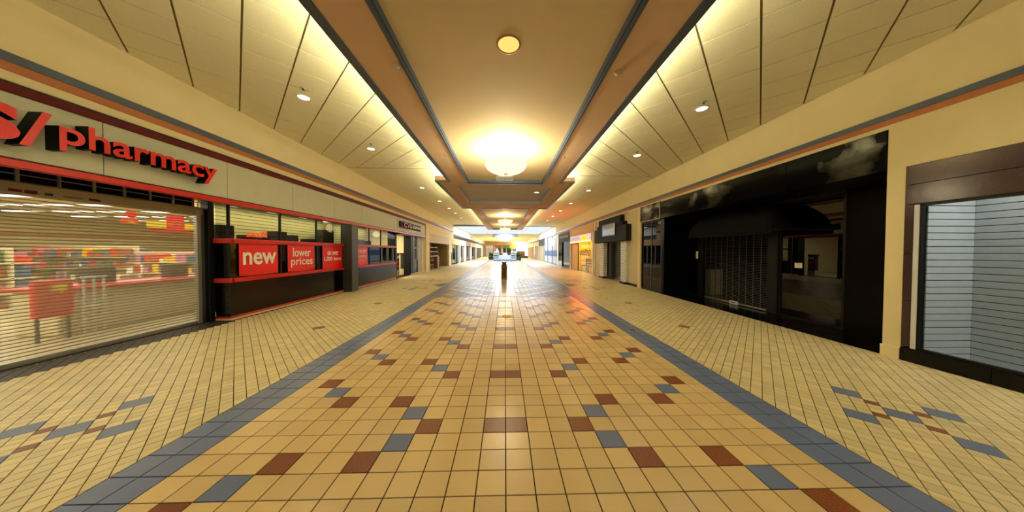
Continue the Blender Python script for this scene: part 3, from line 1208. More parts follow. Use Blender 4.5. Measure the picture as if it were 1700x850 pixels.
tn = thing('transom_window', (XSH, 3.0, 2.55), 'dark transom panes with grey mullions above the rolling shutter', 'window')
my = [3.77 + 0.337 * k for k in range(-21, 7)]
for a, b_ in zip(my[:-1], my[1:]):
    B(XSH - 0.02, XSH - 0.01, a + 0.03, b_ - 0.0, 2.545, 2.635).build('pane', 'black_gloss', tn)
    B(XSH - 0.02, XSH - 0.01, a + 0.03, b_ - 0.0, 2.648, 2.74).build('pane', 'black_gloss', tn)
for y in my:
    B(XSH - 0.03, XSH + 0.01, y - 0.0, y + 0.03, 2.545, 2.74).build('mullion', 'steel', tn)
B(XSH - 0.03, XSH + 0.012, -3.5, 5.98, 2.635, 2.648).build('crossbar', 'steel', tn)
po = tag(BB(-6.76, -6.60, 6.00, 6.12, 0, 2.74, 0.006).build('door_post', 'black_frame'), 'black square post between shutter and first red banded window', 'post')

# display windows
def shop_window(y0, y1, mull, label, return_end=False):
    t = thing('shop_window', (XWIN, (y0 + y1) / 2, 0), label, 'window')
    X = XWIN
    BB(X - 0.06, X + 0.0, y0, y1, 0.09, 0.87, 0.004).build('knee_panel', 'black_gloss', t)
    B(X - 0.06, X + 0.02, y0, y1, 0.0, 0.045).build('plinth', 'wall_beige', t)
    BB(X - 0.05, X + 0.022, y0, y1, 0.045, 0.09, 0.008).build('base_rail', 'red_band', t)
    BB(X - 0.06, X + 0.05, y0, y1, 0.865, 0.965, 0.012).build('sill_rail', 'red_band', t)
    BB(X - 0.06, X + 0.05, y0, y1, 1.765, 1.875, 0.012).build('mid_rail', 'red_band', t)
    yy = [y0 + 0.02] + list(mull) + [y1 - 0.02]
    for a, b_ in zip(yy[:-1], yy[1:]):
        B(X - 0.032, X - 0.026, a, b_, 1.875, 2.735).build('upper_pane', 'clear_glass', t)
        B(X - 0.032, X - 0.026, a, b_, 0.965, 1.765).build('lower_pane', 'smoke_glass', t)
    for y in [y0 + 0.015] + list(mull) + [y1 - 0.015]:
        BB(X - 0.055, X - 0.005, y - 0.022, y + 0.022, 0.965, 2.735, 0.004).build('mullion', 'black_frame', t)
    if return_end:
        ye = y0
        xa, xb = -6.60, X - 0.05
        B(xa, xb, ye, ye + 0.05, 0.09, 0.87).build('end_knee_panel', 'black_gloss', t)
        B(xa, xb, ye - 0.01, ye + 0.05, 0.045, 0.09).build('end_base_rail', 'red_band', t)
        B(xa, xb, ye - 0.01, ye + 0.05, 0.0, 0.045).build('end_plinth', 'wall_beige', t)
        BB(xa, X + 0.05, ye - 0.05, ye + 0.05, 0.865, 0.965, 0.012).build('end_sill_rail', 'red_band', t)
        BB(xa, X + 0.05, ye - 0.05, ye + 0.05, 1.765, 1.875, 0.012).build('end_mid_rail', 'red_band', t)
        B(xa, xb, ye + 0.02, ye + 0.026, 1.875, 2.735).build('end_pane', 'clear_glass', t)
        B(xa, xb, ye + 0.02, ye + 0.026, 0.965, 1.765).build('end_pane', 'smoke_glass', t)
    return t


shop_window(6.12, 10.36, (7.50, 8.91), 'red banded pharmacy window with the three red posters', True)
shop_window(10.72, 15.20, (12.30, 13.44), 'red banded pharmacy window beyond the black pier')
tag(BB(-6.36, -5.93, 10.28, 10.72, 0, 2.62, 0.008).build('shop_pier', 'pier_grey'), 'black square pier between the two red banded windows', 'pier')

# display backs: cream slat boards above, dark panel below, with boxes on the shelf
for (y0, y1, lab) in ((6.2, 10.30, 'cream slatted display back behind the first pharmacy window'), (10.8, 13.4, 'cream slatted display back behind the second pharmacy window')):
    t = thing('display_board', (-6.95, (y0 + y1) / 2, 0.9), lab, 'display')
    B(-7.06, -7.03, y0, y1, 0.1, 2.73).build('board', 'slat_groove', t)
    for i in range(9):
        z = 1.90 + i * 0.092
        B(-7.03, -7.015, y0, y1, z, z + 0.080).build('slat', 'slatwall_cream', t)
    B(-7.03, -6.40, y0, y1, 1.80, 1.84).build('shelf', 'black_frame', t)
    B(-7.03, -6.40, y0, y1, 0.92, 0.95).build('deck', 'black_frame', t)
    B(-7.03, -7.0, y0, y1, 0.95, 1.80).build('lower_board', 'dark_void', t)
area('display_light', (-6.62, 8.2, 2.72), (0, 0, 0), 0.25, 4.0, 34, (1.0, 0.92, 0.6))
area('display_light', (-6.62, 12.1, 2.72), (0, 0, 0), 0.25, 2.4, 20, (1.0, 0.92, 0.6))
bx = [(6.20, 6.52, 0.36, 'tallest dark carton left on the first window shelf'), (6.86, 7.06, 0.16, 'small dark carton behind the mirrored word'), (7.25, 7.48, 0.13, 'low dark carton beside the window mullion'),
      (7.72, 8.05, 0.32, 'dark carton with flat top in the middle window pane'), (8.22, 8.48, 0.24, 'dark carton right of the middle window pane'), (8.95, 9.40, 0.16, 'low wide dark carton in the third window pane'),
      (9.62, 10.2, 0.52, 'large dark carton next to the black pier'), (11.2, 12.1, 0.26, 'wide dark carton in the second window'), (12.2, 12.36, 0.26, 'narrow dark carton at the second window mullion'), (12.75, 13.0, 0.24, 'small dark carton in the middle of the second window')]
for (a, b_, h, lab) in bx:
    t = thing('carton', (-6.7, (a + b_) / 2, 1.84), lab, 'carton', 'cartons on the window shelves')
    BB(-6.86, -6.56, a, b_, 1.84, 1.84 + h, 0.005).build('body', 'dark_box', t)
    B(-6.861, -6.559, a - 0.001, b_ + 0.001, 1.84 + h * 0.45, 1.84 + h * 0.45 + 0.03).build('tape', 'black_frame', t)

# neon sign reflected in the glass, built as glowing mirrored letters
ne = thing('reflected_sign', (-6.5, 7.0, 1.9), 'mirrored red word in the first window, a reflection built as glowing letters', 'sign')
wall_text('Pizza', ne, -1, -6.46, 6.70, 7.26, 1.945, 2.10, 0.015, ['reflection_red'], mirror=True, bold=0.01)
B(-6.50, -6.475, 6.66, 7.30, 1.84, 1.93).build('added_bracket', 'black_frame', ne)

# posters on the lower glass
def poster(y0, y1, z0, z1, label, lines, X=XWIN + 0.004):
    t = thing('poster', (X, (y0 + y1) / 2, z0), label, 'poster', 'red window posters')
    mb = MB()
    n = 10
    vs_, fs = [], []
    for i in range(n + 1):
        f = i / n
        y = y0 + f * (y1 - y0)
        sag = 0.03 * math.sin(math.pi * f)
        for (x, z) in ((X, z0 - sag * 0.6 + 0.02), (X + 0.004, z0 + 0.06 - sag * 0.3), (X, z1), (X - 0.003, z1), (X - 0.003, z0 - sag * 0.6 + 0.02)):
            vs_.append((x, y, z))
    for i in range(n):
        for k in range(5):
            k2 = (k + 1) % 5
            fs.append((i * 5 + k, (i + 1) * 5 + k, (i + 1) * 5 + k2, i * 5 + k2))
    fs.append((0, 1, 2, 3, 4))
    fs.append(tuple(n * 5 + k for k in (4, 3, 2, 1, 0)))
    mb.add(vs_, fs)
    mb.build('sheet', 'red_print', t)
    for (s, ya_, yb_, za_, zb_, join, bold) in lines:
        wall_text(s, t, -1, X + 0.003, ya_, yb_, za_, zb_, 0.004, ['white_print'], bold=bold, join=join, name='lettering' if join else 'letter')
    return t


poster(6.33, 7.38, 0.98, 1.765, 'red poster with the white word new', [('new', 6.42, 7.33, 1.25, 1.56, False, 0.02)])
poster(7.71, 8.77, 0.97, 1.765, 'red poster with the white words lower prices', [('lower', 7.90, 8.60, 1.42, 1.68, False, 0.01), ('prices', 7.82, 8.68, 1.10, 1.39, False, 0.01)])
poster(9.15, 10.24, 0.96, 1.765, 'red poster about over 1,000 items', [('on over', 9.40, 10.0, 1.44, 1.58, True, 0.015), ('1,000 items', 9.24, 10.16, 1.22, 1.39, True, 0.015)])
p4 = poster(11.05, 12.09, 0.96, 1.765, 'faded red poster starting WE ACCEPT beyond the black pier', [('WE ACCEPT', 11.15, 12.0, 1.50, 1.64, True, 0.01), ('All Competitors', 11.15, 12.0, 1.31, 1.43, True, 0.0)])
blurred_marks(p4, -1, XWIN + 0.008, 11.13, 12.02, 1.16, 1.25, 0.003, 'white_print', 12)

# door end of the pharmacy
de = thing('shop_entrance', (-6.3, 17.6, 0), 'open pharmacy entrance with black pillar and glazed door leaf at far end', 'door')
BB(-6.75, -6.28, 15.20, 15.36, 0, 2.74, 0.01).build('jamb', 'black_frame', de)
BB(-6.70, -6.22, 17.45, 18.10, 0, 2.74, 0.01).build('pillar', 'black_frame', de)
B(-6.20, -6.18, 17.78, 17.81, 0, 2.7).build('edge_strip', 'steel', de)
B(-6.34, -6.30, 18.10, 18.95, 0.09, 1.0).build('knee_panel', 'black_gloss', de)
B(-6.34, -6.28, 18.10, 19.8, 0.92, 1.0).build('sill_rail', 'red_band', de)
B(-6.34, -6.28, 18.10, 18.95, 1.77, 1.87).build('mid_rail', 'red_band', de)
B(-6.33, -6.32, 18.10, 18.95, 1.0, 2.74).build('pane', 'clear_glass', de)
BB(-6.36, -6.24, 18.95, 19.8, 0, 2.74, 0.01).build('end_panel', 'kiosk_white', de)
B(-6.34, -6.20, 17.45, 19.8, 0, 0.09).build('plinth', 'wall_beige', de)
B(-6.7, XL - 0.03, 15.2, 17.45, 2.55, 2.74).build('header', 'black_frame', de)

# pharmacy room
ph = MB()
ph.box(-20.0, -6.9, YF0, 20.0, -0.05, -0.002)
struct(ph.build('floor_pharmacy', 'pharm_floor', loc=(0, 0, 0)), 'pale pharmacy floor behind the shutter')
ph = MB()
ph.box(-20.0, -6.76, YF0, 20.0, 3.02, 3.1)
struct(ph.build('ceiling_pharmacy', 'pharm_wall', loc=(0, 0, 0)), 'pharmacy ceiling with fluorescent strips')
ph = MB()
ph.box(-20.2, -20.0, YF0, 20.0, 0, 3.1)
ph.box(-20.0, -6.9, 20.0, 20.2, 0, 3.1)
ph.box(-20.0, -6.9, YF0 - 0.2, YF0, 0, 3.1)
ph.box(-6.95, -6.80, 6.15, 15.2, 2.75, 3.1)
struct(ph.build('wall_pharmacy', 'pharm_wall', loc=(0, 0, 0)), 'pale yellow back walls of the pharmacy')
struct(B(-20.0, -19.96, -2, 18, 2.22, 2.30).build('trim_9', 'red_band', loc=(0, 0, 0)), 'red stripe along the pharmacy back wall')
B_l = MB()
B_l.bbox(-0.6, 0.6, -0.15, 0.15, -0.05, -0.01, 0.01)
lum = None
for xi, x in enumerate((-8.6, -10.6, -12.5, -14.0, -15.5, -17.2)):
    for yi, y in enumerate((2.8, 4.2, 5.6, 7.03, 8.43, 9.83, 11.3, 12.7)):
        if lum is None:
            lum = thing('fluorescent_light', (x, y, 3.02), 'white fluorescent strip in the pharmacy ceiling, first row behind the shutter, first along it', 'light', 'fluorescent strips of the pharmacy')
            BB(x - 0.6, x + 0.6, y - 0.15, y + 0.15, 2.985, 3.02, 0.01).build('tray', 'white_metal', lum)
            BB(x - 0.56, x + 0.56, y - 0.11, y + 0.11, 2.965, 2.985, 0.008).build('diffuser', 'tube_glow', lum)
        else:
            copy_tree(lum, (x, y, 3.02), 'white fluorescent strip in the pharmacy ceiling, %s row behind the shutter, %s along it' % (ORD[xi], ORD[yi]))


def gondola(x0, x1, y0, y1, h, label, seed):
    rnd = random.Random(seed)
    t = thing('shelf_unit', ((x0 + x1) / 2, (y0 + y1) / 2, 0), label, 'shelf', 'pharmacy shelf units')
    BB(x0, x1, y0, y1, 0, 0.14, 0.01).build('base', 'shelf_cream', t)
    ym = (y0 + y1) / 2
    B(x0, x1, ym - 0.02, ym + 0.02, 0.14, h).build('back_panel', 'shelf_cream', t)
    g = MB()
    for k in range(4):
        z = 0.14 + k * (h - 0.14) / 4
        if k:
            B(x0, x1, y0 + 0.04, y1 - 0.04, z - 0.02, z).build('shelf', 'shelf_cream', t)
        for side_ in (y0 + 0.05, ym + 0.03):
            x = x0 + 0.02
            while x < x1 - 0.15:
                w = rnd.uniform(0.07, 0.22)
                hh = rnd.uniform(0.12, (h - 0.14) / 4 - 0.05)
                g.cur = rnd.randrange(8)
                g.box(x, x + w - 0.01, side_, side_ + (y1 - y0) / 2 - 0.1, z, z + hh)
                x += w
    o = g.build('goods', ['goods_%d' % i for i in range(8)], t)
    o['kind'] = 'stuff'
    return t


gondola(-12.5, -9.2, 8.9, 9.7, 1.55, 'long low shelf unit full of goods behind the checkout', 1)
gondola(-16.5, -12.2, 6.4, 7.2, 1.65, 'shelf unit deep in the pharmacy behind the shutter', 2)
gondola(-13.5, -9.6, 11.6, 12.4, 1.7, 'shelf unit of goods at the far side of the pharmacy', 3)
gondola(-16.5, -12.5, 3.4, 4.2, 1.65, 'shelf unit seen through the left end of the shutter', 4)
gondola(-18.5, -13.5, 9.6, 10.4, 1.75, 'tall shelf unit against the pharmacy back', 5)
gondola(-9.6, -7.6, 15.2, 15.9, 1.5, 'shelf unit just inside the far pharmacy door', 6)
# checkout
ck = thing('checkout_counter', (-8.6, 6.2, 0), 'long cream checkout counter with red top behind the shutter', 'counter')
BB(-9.0, -8.2, 5.0, 7.6, 0, 0.82, 0.02).build('body', 'shelf_cream', ck)
BB(-9.05, -8.12, 4.9, 7.7, 0.82, 0.92, 0.03).build('top', 'red_band', ck)
BB(-8.8, -8.5, 5.6, 5.95, 0.92, 1.25, 0.02).build('till', 'dark_box', ck)
BB(-8.8, -8.5, 6.9, 7.25, 0.92, 1.25, 0.02).build('till', 'dark_box', ck)
pp = thing('promo_stand', (-8.0, 4.85, 0), 'red promotional stand with yellow patch behind the shutter', 'stand')
BB(-8.05, -7.95, 4.62, 5.02, 0.42, 1.07, 0.01).build('panel', 'red_print', pp)
B(-7.95, -7.945, 4.78, 4.95, 0.86, 1.0).build('patch', 'yellow_print', pp)
for y in (4.66, 4.98):
    B(-8.02, -7.98, y - 0.015, y + 0.015, 0, 0.42).build('leg', 'steel_dark', pp)
cr = thing('cart_rail', (-7.8, 5.2, 0), 'white metal rack of posts beside the red stand', 'rack')
for y in (5.04, 5.16, 5.28):
    MB().tube([(-7.8, y, 0), (-7.8, y, 1.1)], 0.018).build('post', 'white_metal', cr)
MB().tube([(-7.8, 5.0, 1.1), (-7.8, 5.32, 1.1)], 0.018).build('rail', 'white_metal', cr)
MB().tube([(-7.8, 5.0, 0.55), (-7.8, 5.32, 0.55)], 0.014).build('rail', 'white_metal', cr)
# hanging banners
hb = thing('hanging_banner', (-9.0, 7.5, 2.1), 'yellow and red banner hanging behind the shutter', 'banner')
B(-9.01, -8.99, 6.82, 7.20, 2.18, 2.36).build('yellow_panel', 'yellow_print', hb)
B(-9.012, -8.988, 7.20, 7.58, 2.12, 2.55).build('red_panel', 'red_print', hb)
B(-9.01, -8.99, 7.58, 8.15, 2.18, 2.36).build('yellow_panel', 'yellow_print', hb)
B(-9.01, -8.99, 6.85, 8.15, 2.08, 2.15).build('red_strip', 'red_band', hb)
blurred_marks(hb, -1, -8.988, 7.24, 7.54, 2.28, 2.37, 0.004, 'yellow_print', 5)
for y in (7.0, 8.0):
    MB().tube([(-9.0, y, 2.36), (-9.0, y, 3.02)], 0.004, 6).build('wire', 'steel', hb)
for k, (x, y, z, m, lab) in enumerate(((-9.0, 6.55, 2.47, 'red_print', 'red round hanging sign behind the shutter'), (-9.6, 5.15, 2.55, 'leaf', 'green round hanging sign high behind the shutter'), (-9.6, 5.15, 2.32, 'leaf', 'green round hanging sign below the first green one'))):
    t = thing('hanging_sign', (x, y, z), lab, 'sign', 'round hanging signs in the pharmacy')
    mb = MB()
    n = 20
    vs_ = [(x - 0.01, y + 0.10 * math.cos(2 * math.pi * i / n), z + 0.085 * math.sin(2 * math.pi * i / n)) for i in range(n)]
    vs_ += [(x + 0.01, b_, c_) for a, b_, c_ in vs_]
    mb.add(vs_, [tuple(range(n))[::-1], tuple(range(n, 2 * n))] + [(i, (i + 1) % n, n + (i + 1) % n, n + i) for i in range(n)])
    mb.build('disc', m, t)
    MB().tube([(x, y, z + 0.08), (x, y, 3.02)], 0.004, 6).build('wire', 'steel', t)
t = thing('hanging_sign', (-9.0, 6.5, 2.27), 'red box sign with yellow patch hanging behind the shutter', 'sign', 'hanging signs in the pharmacy')
BB(-9.03, -8.97, 6.38, 6.66, 2.24, 2.36, 0.01).build('panel', 'red_print', t)
B(-8.97, -8.966, 6.46, 6.60, 2.25, 2.29).build('patch', 'yellow_print', t)
for k, (x, y, lab) in enumerate(((-10.2, 4.0, 'square cream pharmacy column left behind the shutter'), (-9.9, 9.2, 'square cream pharmacy column near the banner'))):
    t = thing('column', (x, y, 0), lab, 'column', 'pharmacy columns')
    BB(x - 0.2, x + 0.2, y - 0.2, y + 0.2, 0.12, 3.0, 0.01).build('shaft', 'pharm_wall', t)
    BB(x - 0.22, x + 0.22, y - 0.22, y + 0.22, 0, 0.12, 0.01).build('base', 'wood_brown', t)
for k, (y, lab) in enumerate(((17.3, 'small display stand left in the far pharmacy door'), (18.5, 'black display stand right in the far pharmacy door'))):
    t = thing('display_stand', (-7.0, y, 0), lab, 'stand', 'stands inside the far door')
    BB(-7.3, -7.0, y - 0.22, y + 0.22, 0, 0.35, 0.01).build('base', 'shelf_cream', t)
    BB(-7.25, -7.0, y - 0.2, y + 0.2, 0.35, 1.35, 0.01).build('body', 'dark_box', t)
    BB(-7.3, -7.0, y - 0.25, y + 0.25, 1.35, 1.45, 0.02).build('header', 'red_dark', t)
    for z in (0.5, 0.8, 1.1):
        B(-7.0, -6.98, y - 0.15, y + 0.15, z, z + 0.18).build('pack', 'red_print' if z < 1 else 'goods_4', t)

# ================================================================== BLACK SHOP (right)
XI = 6.95
bf = thing('storefront', (XR, 7.65, 0), 'recessed glossy black storefront with dark glass and panelled black fascia', 'storefront')
B(XR + 0.02, XR + 0.10, 3.94, 11.36, 2.88, 3.52).build('backing', 'black_frame', bf)
ys = [3.94, 5.4, 6.85, 8.3, 9.88]
for a, b_ in zip(ys[:-1], ys[1:]):
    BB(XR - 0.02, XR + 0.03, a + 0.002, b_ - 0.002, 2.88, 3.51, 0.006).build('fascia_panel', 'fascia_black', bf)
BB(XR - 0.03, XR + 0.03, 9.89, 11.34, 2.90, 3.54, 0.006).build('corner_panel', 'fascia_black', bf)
fr = MB()
fr.box(XR - 0.035, XR - 0.02, 9.885, 9.91, 2.88, 3.55).box(XR - 0.035, XR - 0.02, 9.885, 11.34, 2.87, 2.90).box(XR - 0.035, XR - 0.02, 11.32, 11.345, 2.88, 3.55)
fr.build('corner_frame', 'bin_gold', bf)
B(XR + 0.10, XI + 0.05, 3.94, 11.36, 2.9, 2.98).build('underside', 'black_frame', bf)
struct(B(XR, 9.6, 3.94, 11.36, -0.06, 0.003).build('floor_threshold', 'black_granite', loc=(0, 0, 0)), 'black granite threshold of the dark shop')
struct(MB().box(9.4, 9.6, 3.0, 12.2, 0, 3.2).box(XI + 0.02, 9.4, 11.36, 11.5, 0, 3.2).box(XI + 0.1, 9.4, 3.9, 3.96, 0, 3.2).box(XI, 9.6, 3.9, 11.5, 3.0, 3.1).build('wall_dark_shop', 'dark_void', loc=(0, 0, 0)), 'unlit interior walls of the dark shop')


def dark_window(X, y0, y1, z0, z1, mull=(), fr_=0.05):
    f = MB()
    f.box(X, X + 0.05, y0, y0 + fr_, z0, z1).box(X, X + 0.05, y1 - fr_, y1, z0, z1)
    f.box(X, X + 0.05, y0 + fr_, y1 - fr_, z0, z0 + fr_).box(X, X + 0.05, y0 + fr_, y1 - fr_, z1 - fr_, z1)
    t = f.build('window_frame', 'black_frame', bf)
    B(X + 0.02, X + 0.026, y0 + fr_, y1 - fr_, z0 + fr_, z1 - fr_).build('pane', 'dark_glass', t)
    for y in mull:
        B(X, X + 0.05, y - 0.012, y + 0.012, z0 + fr_, z1 - fr_).build('mullion', 'steel_dark', t)


dark_window(XR + 0.06, 9.90, 11.35, 0.0, 2.88, (10.6,))
BB(XR + 0.06, XI, 9.74, 9.90, 0, 2.9, 0.01).build('return_panel', 'black_matte', bf)
dark_window(XI, 9.18, 10.3, 0.0, 2.9)
BB(XI - 0.04, XI + 0.08, 8.98, 9.18, 0, 2.9, 0.01).build('post', 'black_frame', bf)
BB(XI - 0.04, XI + 0.08, 6.45, 6.72, 0, 2.9, 0.01).build('post', 'black_frame', bf)
dark_window(XI, 5.15, 6.45, 0.0, 2.9)
BB(XI - 0.02, XI + 0.06, 3.95, 5.15, 0, 2.9, 0.006).build('wall_panel', 'black_matte', bf)
BB(XR + 0.25, XI - 0.02, 3.945, 3.99, 0, 2.9, 0.006).build('return_panel', 'black_matte', bf)

# roll-down grille
gr = thing('roll_grille', (XI + 0.06, 7.85, 0), 'dark roll-down grille of thin rods in the black shop entrance', 'grille')
gy0, gy1 = 6.73, 8.97
rm = MB().tube([(0, 0, 0), (0, gy1 - gy0, 0)], 0.0055, 6)
rod_me = rm.mesh('rod', 'steel_dark')
for i in range(49):
    inst('rod', rod_me, (XI + 0.06, gy0, 0.09 + i * 0.0455), gr)
for i in range(11):
    y = gy0 + 0.02 + i * (gy1 - gy0 - 0.04) / 10
    B(XI + 0.052, XI + 0.066, y - 0.006, y + 0.006, 0.05, 2.3).build('link_chain', 'steel_dark', gr)
BB(XI + 0.04, XI + 0.08, gy0, gy1, 0.02, 0.065, 0.006).build('bottom_bar', 'steel', gr)
lk = BB(XI + 0.0, XI + 0.045, 7.62, 7.90, 0.01, 0.11, 0.008).build('lock_box', 'white_metal', gr)
B(XI - 0.002, XI, 7.68, 7.84, 0.05, 0.08).build('lock_label', 'steel_dark', lk)

# barrel awning
aw = thing('awning', (XI, 7.3, 2.12), 'black rounded barrel awning above the dark grille', 'awning')
mb = MB()
n, m_ = 12, 16
vs_ = []
for i in range(n + 1):
    a = i / n * math.pi / 2
    x = XI - 0.70 * math.cos(a)
    z = 2.13 + 0.72 * math.sin(a)
    tap = 0.52 * (1 - math.cos(a)) ** 0.9
    for j in range(m_ + 1):
        f = j / m_
        y = 5.95 + tap + f * (8.75 - 5.95 - 2 * tap)
        vs_.append((x, y, z))
fs = [(i * (m_ + 1) + j, i * (m_ + 1) + j + 1, (i + 1) * (m_ + 1) + j + 1, (i + 1) * (m_ + 1) + j) for i in range(n) for j in range(m_)]
for j in (0, m_):
    k = len(vs_)
    ycap = 5.95 if j == 0 else 8.75
    vs_.append((XI, ycap, 2.13))
    for i in range(n):
        fs.append((i * (m_ + 1) + j, (i + 1) * (m_ + 1) + j, k))
mb.add(vs_, fs)
mb.build('cover', 'black_cloth', aw, smooth=True)
BB(XI - 0.72, XI - 0.69, 5.94, 8.76, 2.05, 2.15, 0.006).build('valance', 'black_cloth', aw)
for y in (5.96, 8.74):
    MB().tube([(XI - 0.70, y, 2.14), (XI, y, 2.14)], 0.012).build('frame_rod', 'steel_dark', aw)

# notices on the glass
def notice(X, y0, y1, z0, z1, label, lines=4):
    t = thing('paper_notice', (X, (y0 + y1) / 2, z0), label, 'notice', 'paper notices on dark glass')
    B(X - 0.002, X, y0, y1, z0, z1).build('sheet', 'paper', t)
    for i in range(lines):
        z = z1 - (i + 1) * (z1 - z0) / (lines + 1)
        B(X - 0.0026, X - 0.002, y0 + 0.03, y1 - 0.03 - 0.02 * (i % 2), z, z + 0.006).build('print_line', 'steel_dark', t)


notice(XI + 0.018, 5.94, 6.10, 1.23, 1.35, 'white paper notice taped to the dark glass')
notice(XI + 0.018, 9.24, 9.36, 1.36, 1.62, 'small pale notice on glass left of the grille')

# dim furniture inside
t = thing('shop_cabinet', (7.9, 10.0, 0), 'pale cabinet glimpsed through the dark glass', 'cabinet')
BB(7.65, 8.15, 9.55, 10.05, 0, 0.95, 0.01).build('body', 'wall_beige', t)
BB(7.62, 8.18, 9.52, 10.08, 0.95, 0.99, 0.01).build('top', 'dark_box', t)

# ================================================================== NEAR SHOP WINDOW (right edge)
ns = thing('display_window', (XR, 2.0, 0), 'near display window in a purple granite surround with white slat boards', 'window')
yN0, yN1 = -2.6, 3.74
for a, b_ in ((-2.6, -0.9), (-0.9, 0.9), (0.9, 2.35), (2.35, yN1)):
    for (z0, z1) in ((2.31, 2.60), (2.60, 2.88)):
        BB(XR - 0.02, XR + 0.12, a + 0.0015, b_ - 0.0015, z0 + 0.0015, z1 - 0.0015, 0.004).build('granite_panel', 'purple_granite', ns)
for (z0, z1) in ((0.22, 0.9), (0.9, 1.6), (1.6, 2.31)):
    BB(XR - 0.02, XR + 0.12, 3.655, yN1, z0 + 0.0015, z1 - 0.0015, 0.004).build('granite_panel', 'purple_granite', ns)
for a, b_ in ((-2.6, -0.6), (-0.6, 0.6), (0.6, 1.6), (1.6, 2.3), (2.3, 3.0), (3.0, yN1)):
    BB(XR - 0.03, XR + 0.12, a + 0.0015, b_ - 0.0015, 0.0, 0.20, 0.006).build('base_panel', 'black_granite', ns)
BB(XR - 0.012, XR + 0.05, 3.605, 3.655, 0.20, 2.30, 0.004).build('edge_strip', 'white_metal', ns)
f = MB()
f.box(XR + 0.0, XR + 0.05, -2.6, 3.605, 2.275, 2.31).box(XR, XR + 0.05, -2.6, 3.605, 0.20, 0.225).box(XR, XR + 0.05, 3.585, 3.605, 0.2, 2.3)
f.build('frame', 'black_frame', ns)
B(XR + 0.025, XR + 0.031, -2.6, 3.585, 0.225, 2.275).build('pane', 'clear_glass', ns)
sb = thing('slatwall', (6.8, 1.5, 0.2), 'pale blue-grey slat board lining the near display window', 'display')
B(6.80, 6.84, -2.6, 3.64, 0.02, 2.9).build('back_board', 'slat_groove', sb)
B(XR + 0.13, 6.80, 3.62, 3.66, 0.02, 2.9).build('end_board', 'slat_groove', sb)
bk = MB().bbox(6.785, 6.80, -2.6, 3.605, 0, 0.088, 0.003)
bk_me = bk.mesh('slat', 'slatwall', (6.8, 0, 0))
en = MB().bbox(XR + 0.13, 6.79, 3.605, 3.62, 0, 0.088, 0.003)
en_me = en.mesh('slat', 'slatwall', (6.4, 3.6, 0))
for i in range(28):
    z = 0.034 + i * 0.098
    inst('slat', bk_me, (6.8, 0, z), sb)
    inst('slat', en_me, (6.4, 3.6, z), sb)
B(XR + 0.13, 6.8, -2.6, 3.62, 0.0, 0.02).build('deck', 'slatwall', sb)
B(XR + 0.13, 6.84, -2.6, 3.66, 2.9, 2.95).build('lid', 'slatwall', sb)
area('window_lamp', (6.4, 1.2, 2.85), (0, 0, 0), 0.4, 4.0, 80, (0.97, 0.98, 1.0))

# ================================================================== CORNER SHOP WITH STEPPED SIGN BOX
cs = thing('sign_box', (5.85, 14.4, 2.1), 'stepped dark grey sign box over the corner shop shutter', 'sign')
BB(5.72, 6.0, 12.25, 16.6, 2.13, 2.92, 0.02).build('lower_box', 'slate', cs)
BB(5.74, 6.0, 12.7, 16.2, 2.92, 3.12, 0.02).build('middle_step', 'slate', cs)
BB(5.76, 6.0, 13.0, 16.0, 3.12, 3.46, 0.02).build('upper_step', 'slate', cs)
B(5.70, 5.72, 13.5, 15.2, 2.50, 3.08).build('mirror_panel', 'chrome', cs)
f = MB()
f.box(5.695, 5.72, 13.44, 13.5, 2.45, 3.13).box(5.695, 5.72, 15.2, 15.26, 2.45, 3.13).box(5.695, 5.72, 13.5, 15.2, 2.45, 2.5).box(5.695, 5.72, 13.5, 15.2, 3.08, 3.13)
f.build('mirror_frame', 'black_frame', cs)
B(5.74, 6.0, 12.235, 12.25, 2.13, 2.92).build('end_cap', 'black_frame', cs)
cg = thing('roll_grille', (6.35, 14.3, 0), 'grey roll-down grille under the stepped sign box', 'grille')
g = MB()
for i in range(44):
    g.tube([(6.35, 13.1, 0.1 + i * 0.047), (6.35, 15.9, 0.1 + i * 0.047)], 0.006, 5)
for i in range(22):
    g.box(6.343, 6.357, 13.1 + i * 0.13, 13.113 + i * 0.13, 0.05, 2.13)
o = g.build('rod_mesh', 'steel', cg)
o['kind'] = 'stuff'
BB(6.32, 6.38, 13.05, 15.95, 0.02, 0.09, 0.01).build('bottom_bar', 'steel', cg)
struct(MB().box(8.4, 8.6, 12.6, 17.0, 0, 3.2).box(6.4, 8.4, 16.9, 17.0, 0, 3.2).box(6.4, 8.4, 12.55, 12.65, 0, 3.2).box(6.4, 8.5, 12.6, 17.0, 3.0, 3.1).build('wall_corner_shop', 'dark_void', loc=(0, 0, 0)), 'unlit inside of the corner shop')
struct(B(6.02, 8.6, 11.36, 30.8, -0.05, 0.0).build('floor_shops', 'pharm_floor', loc=(0, 0, 0)), 'shop floor behind the right lease line')
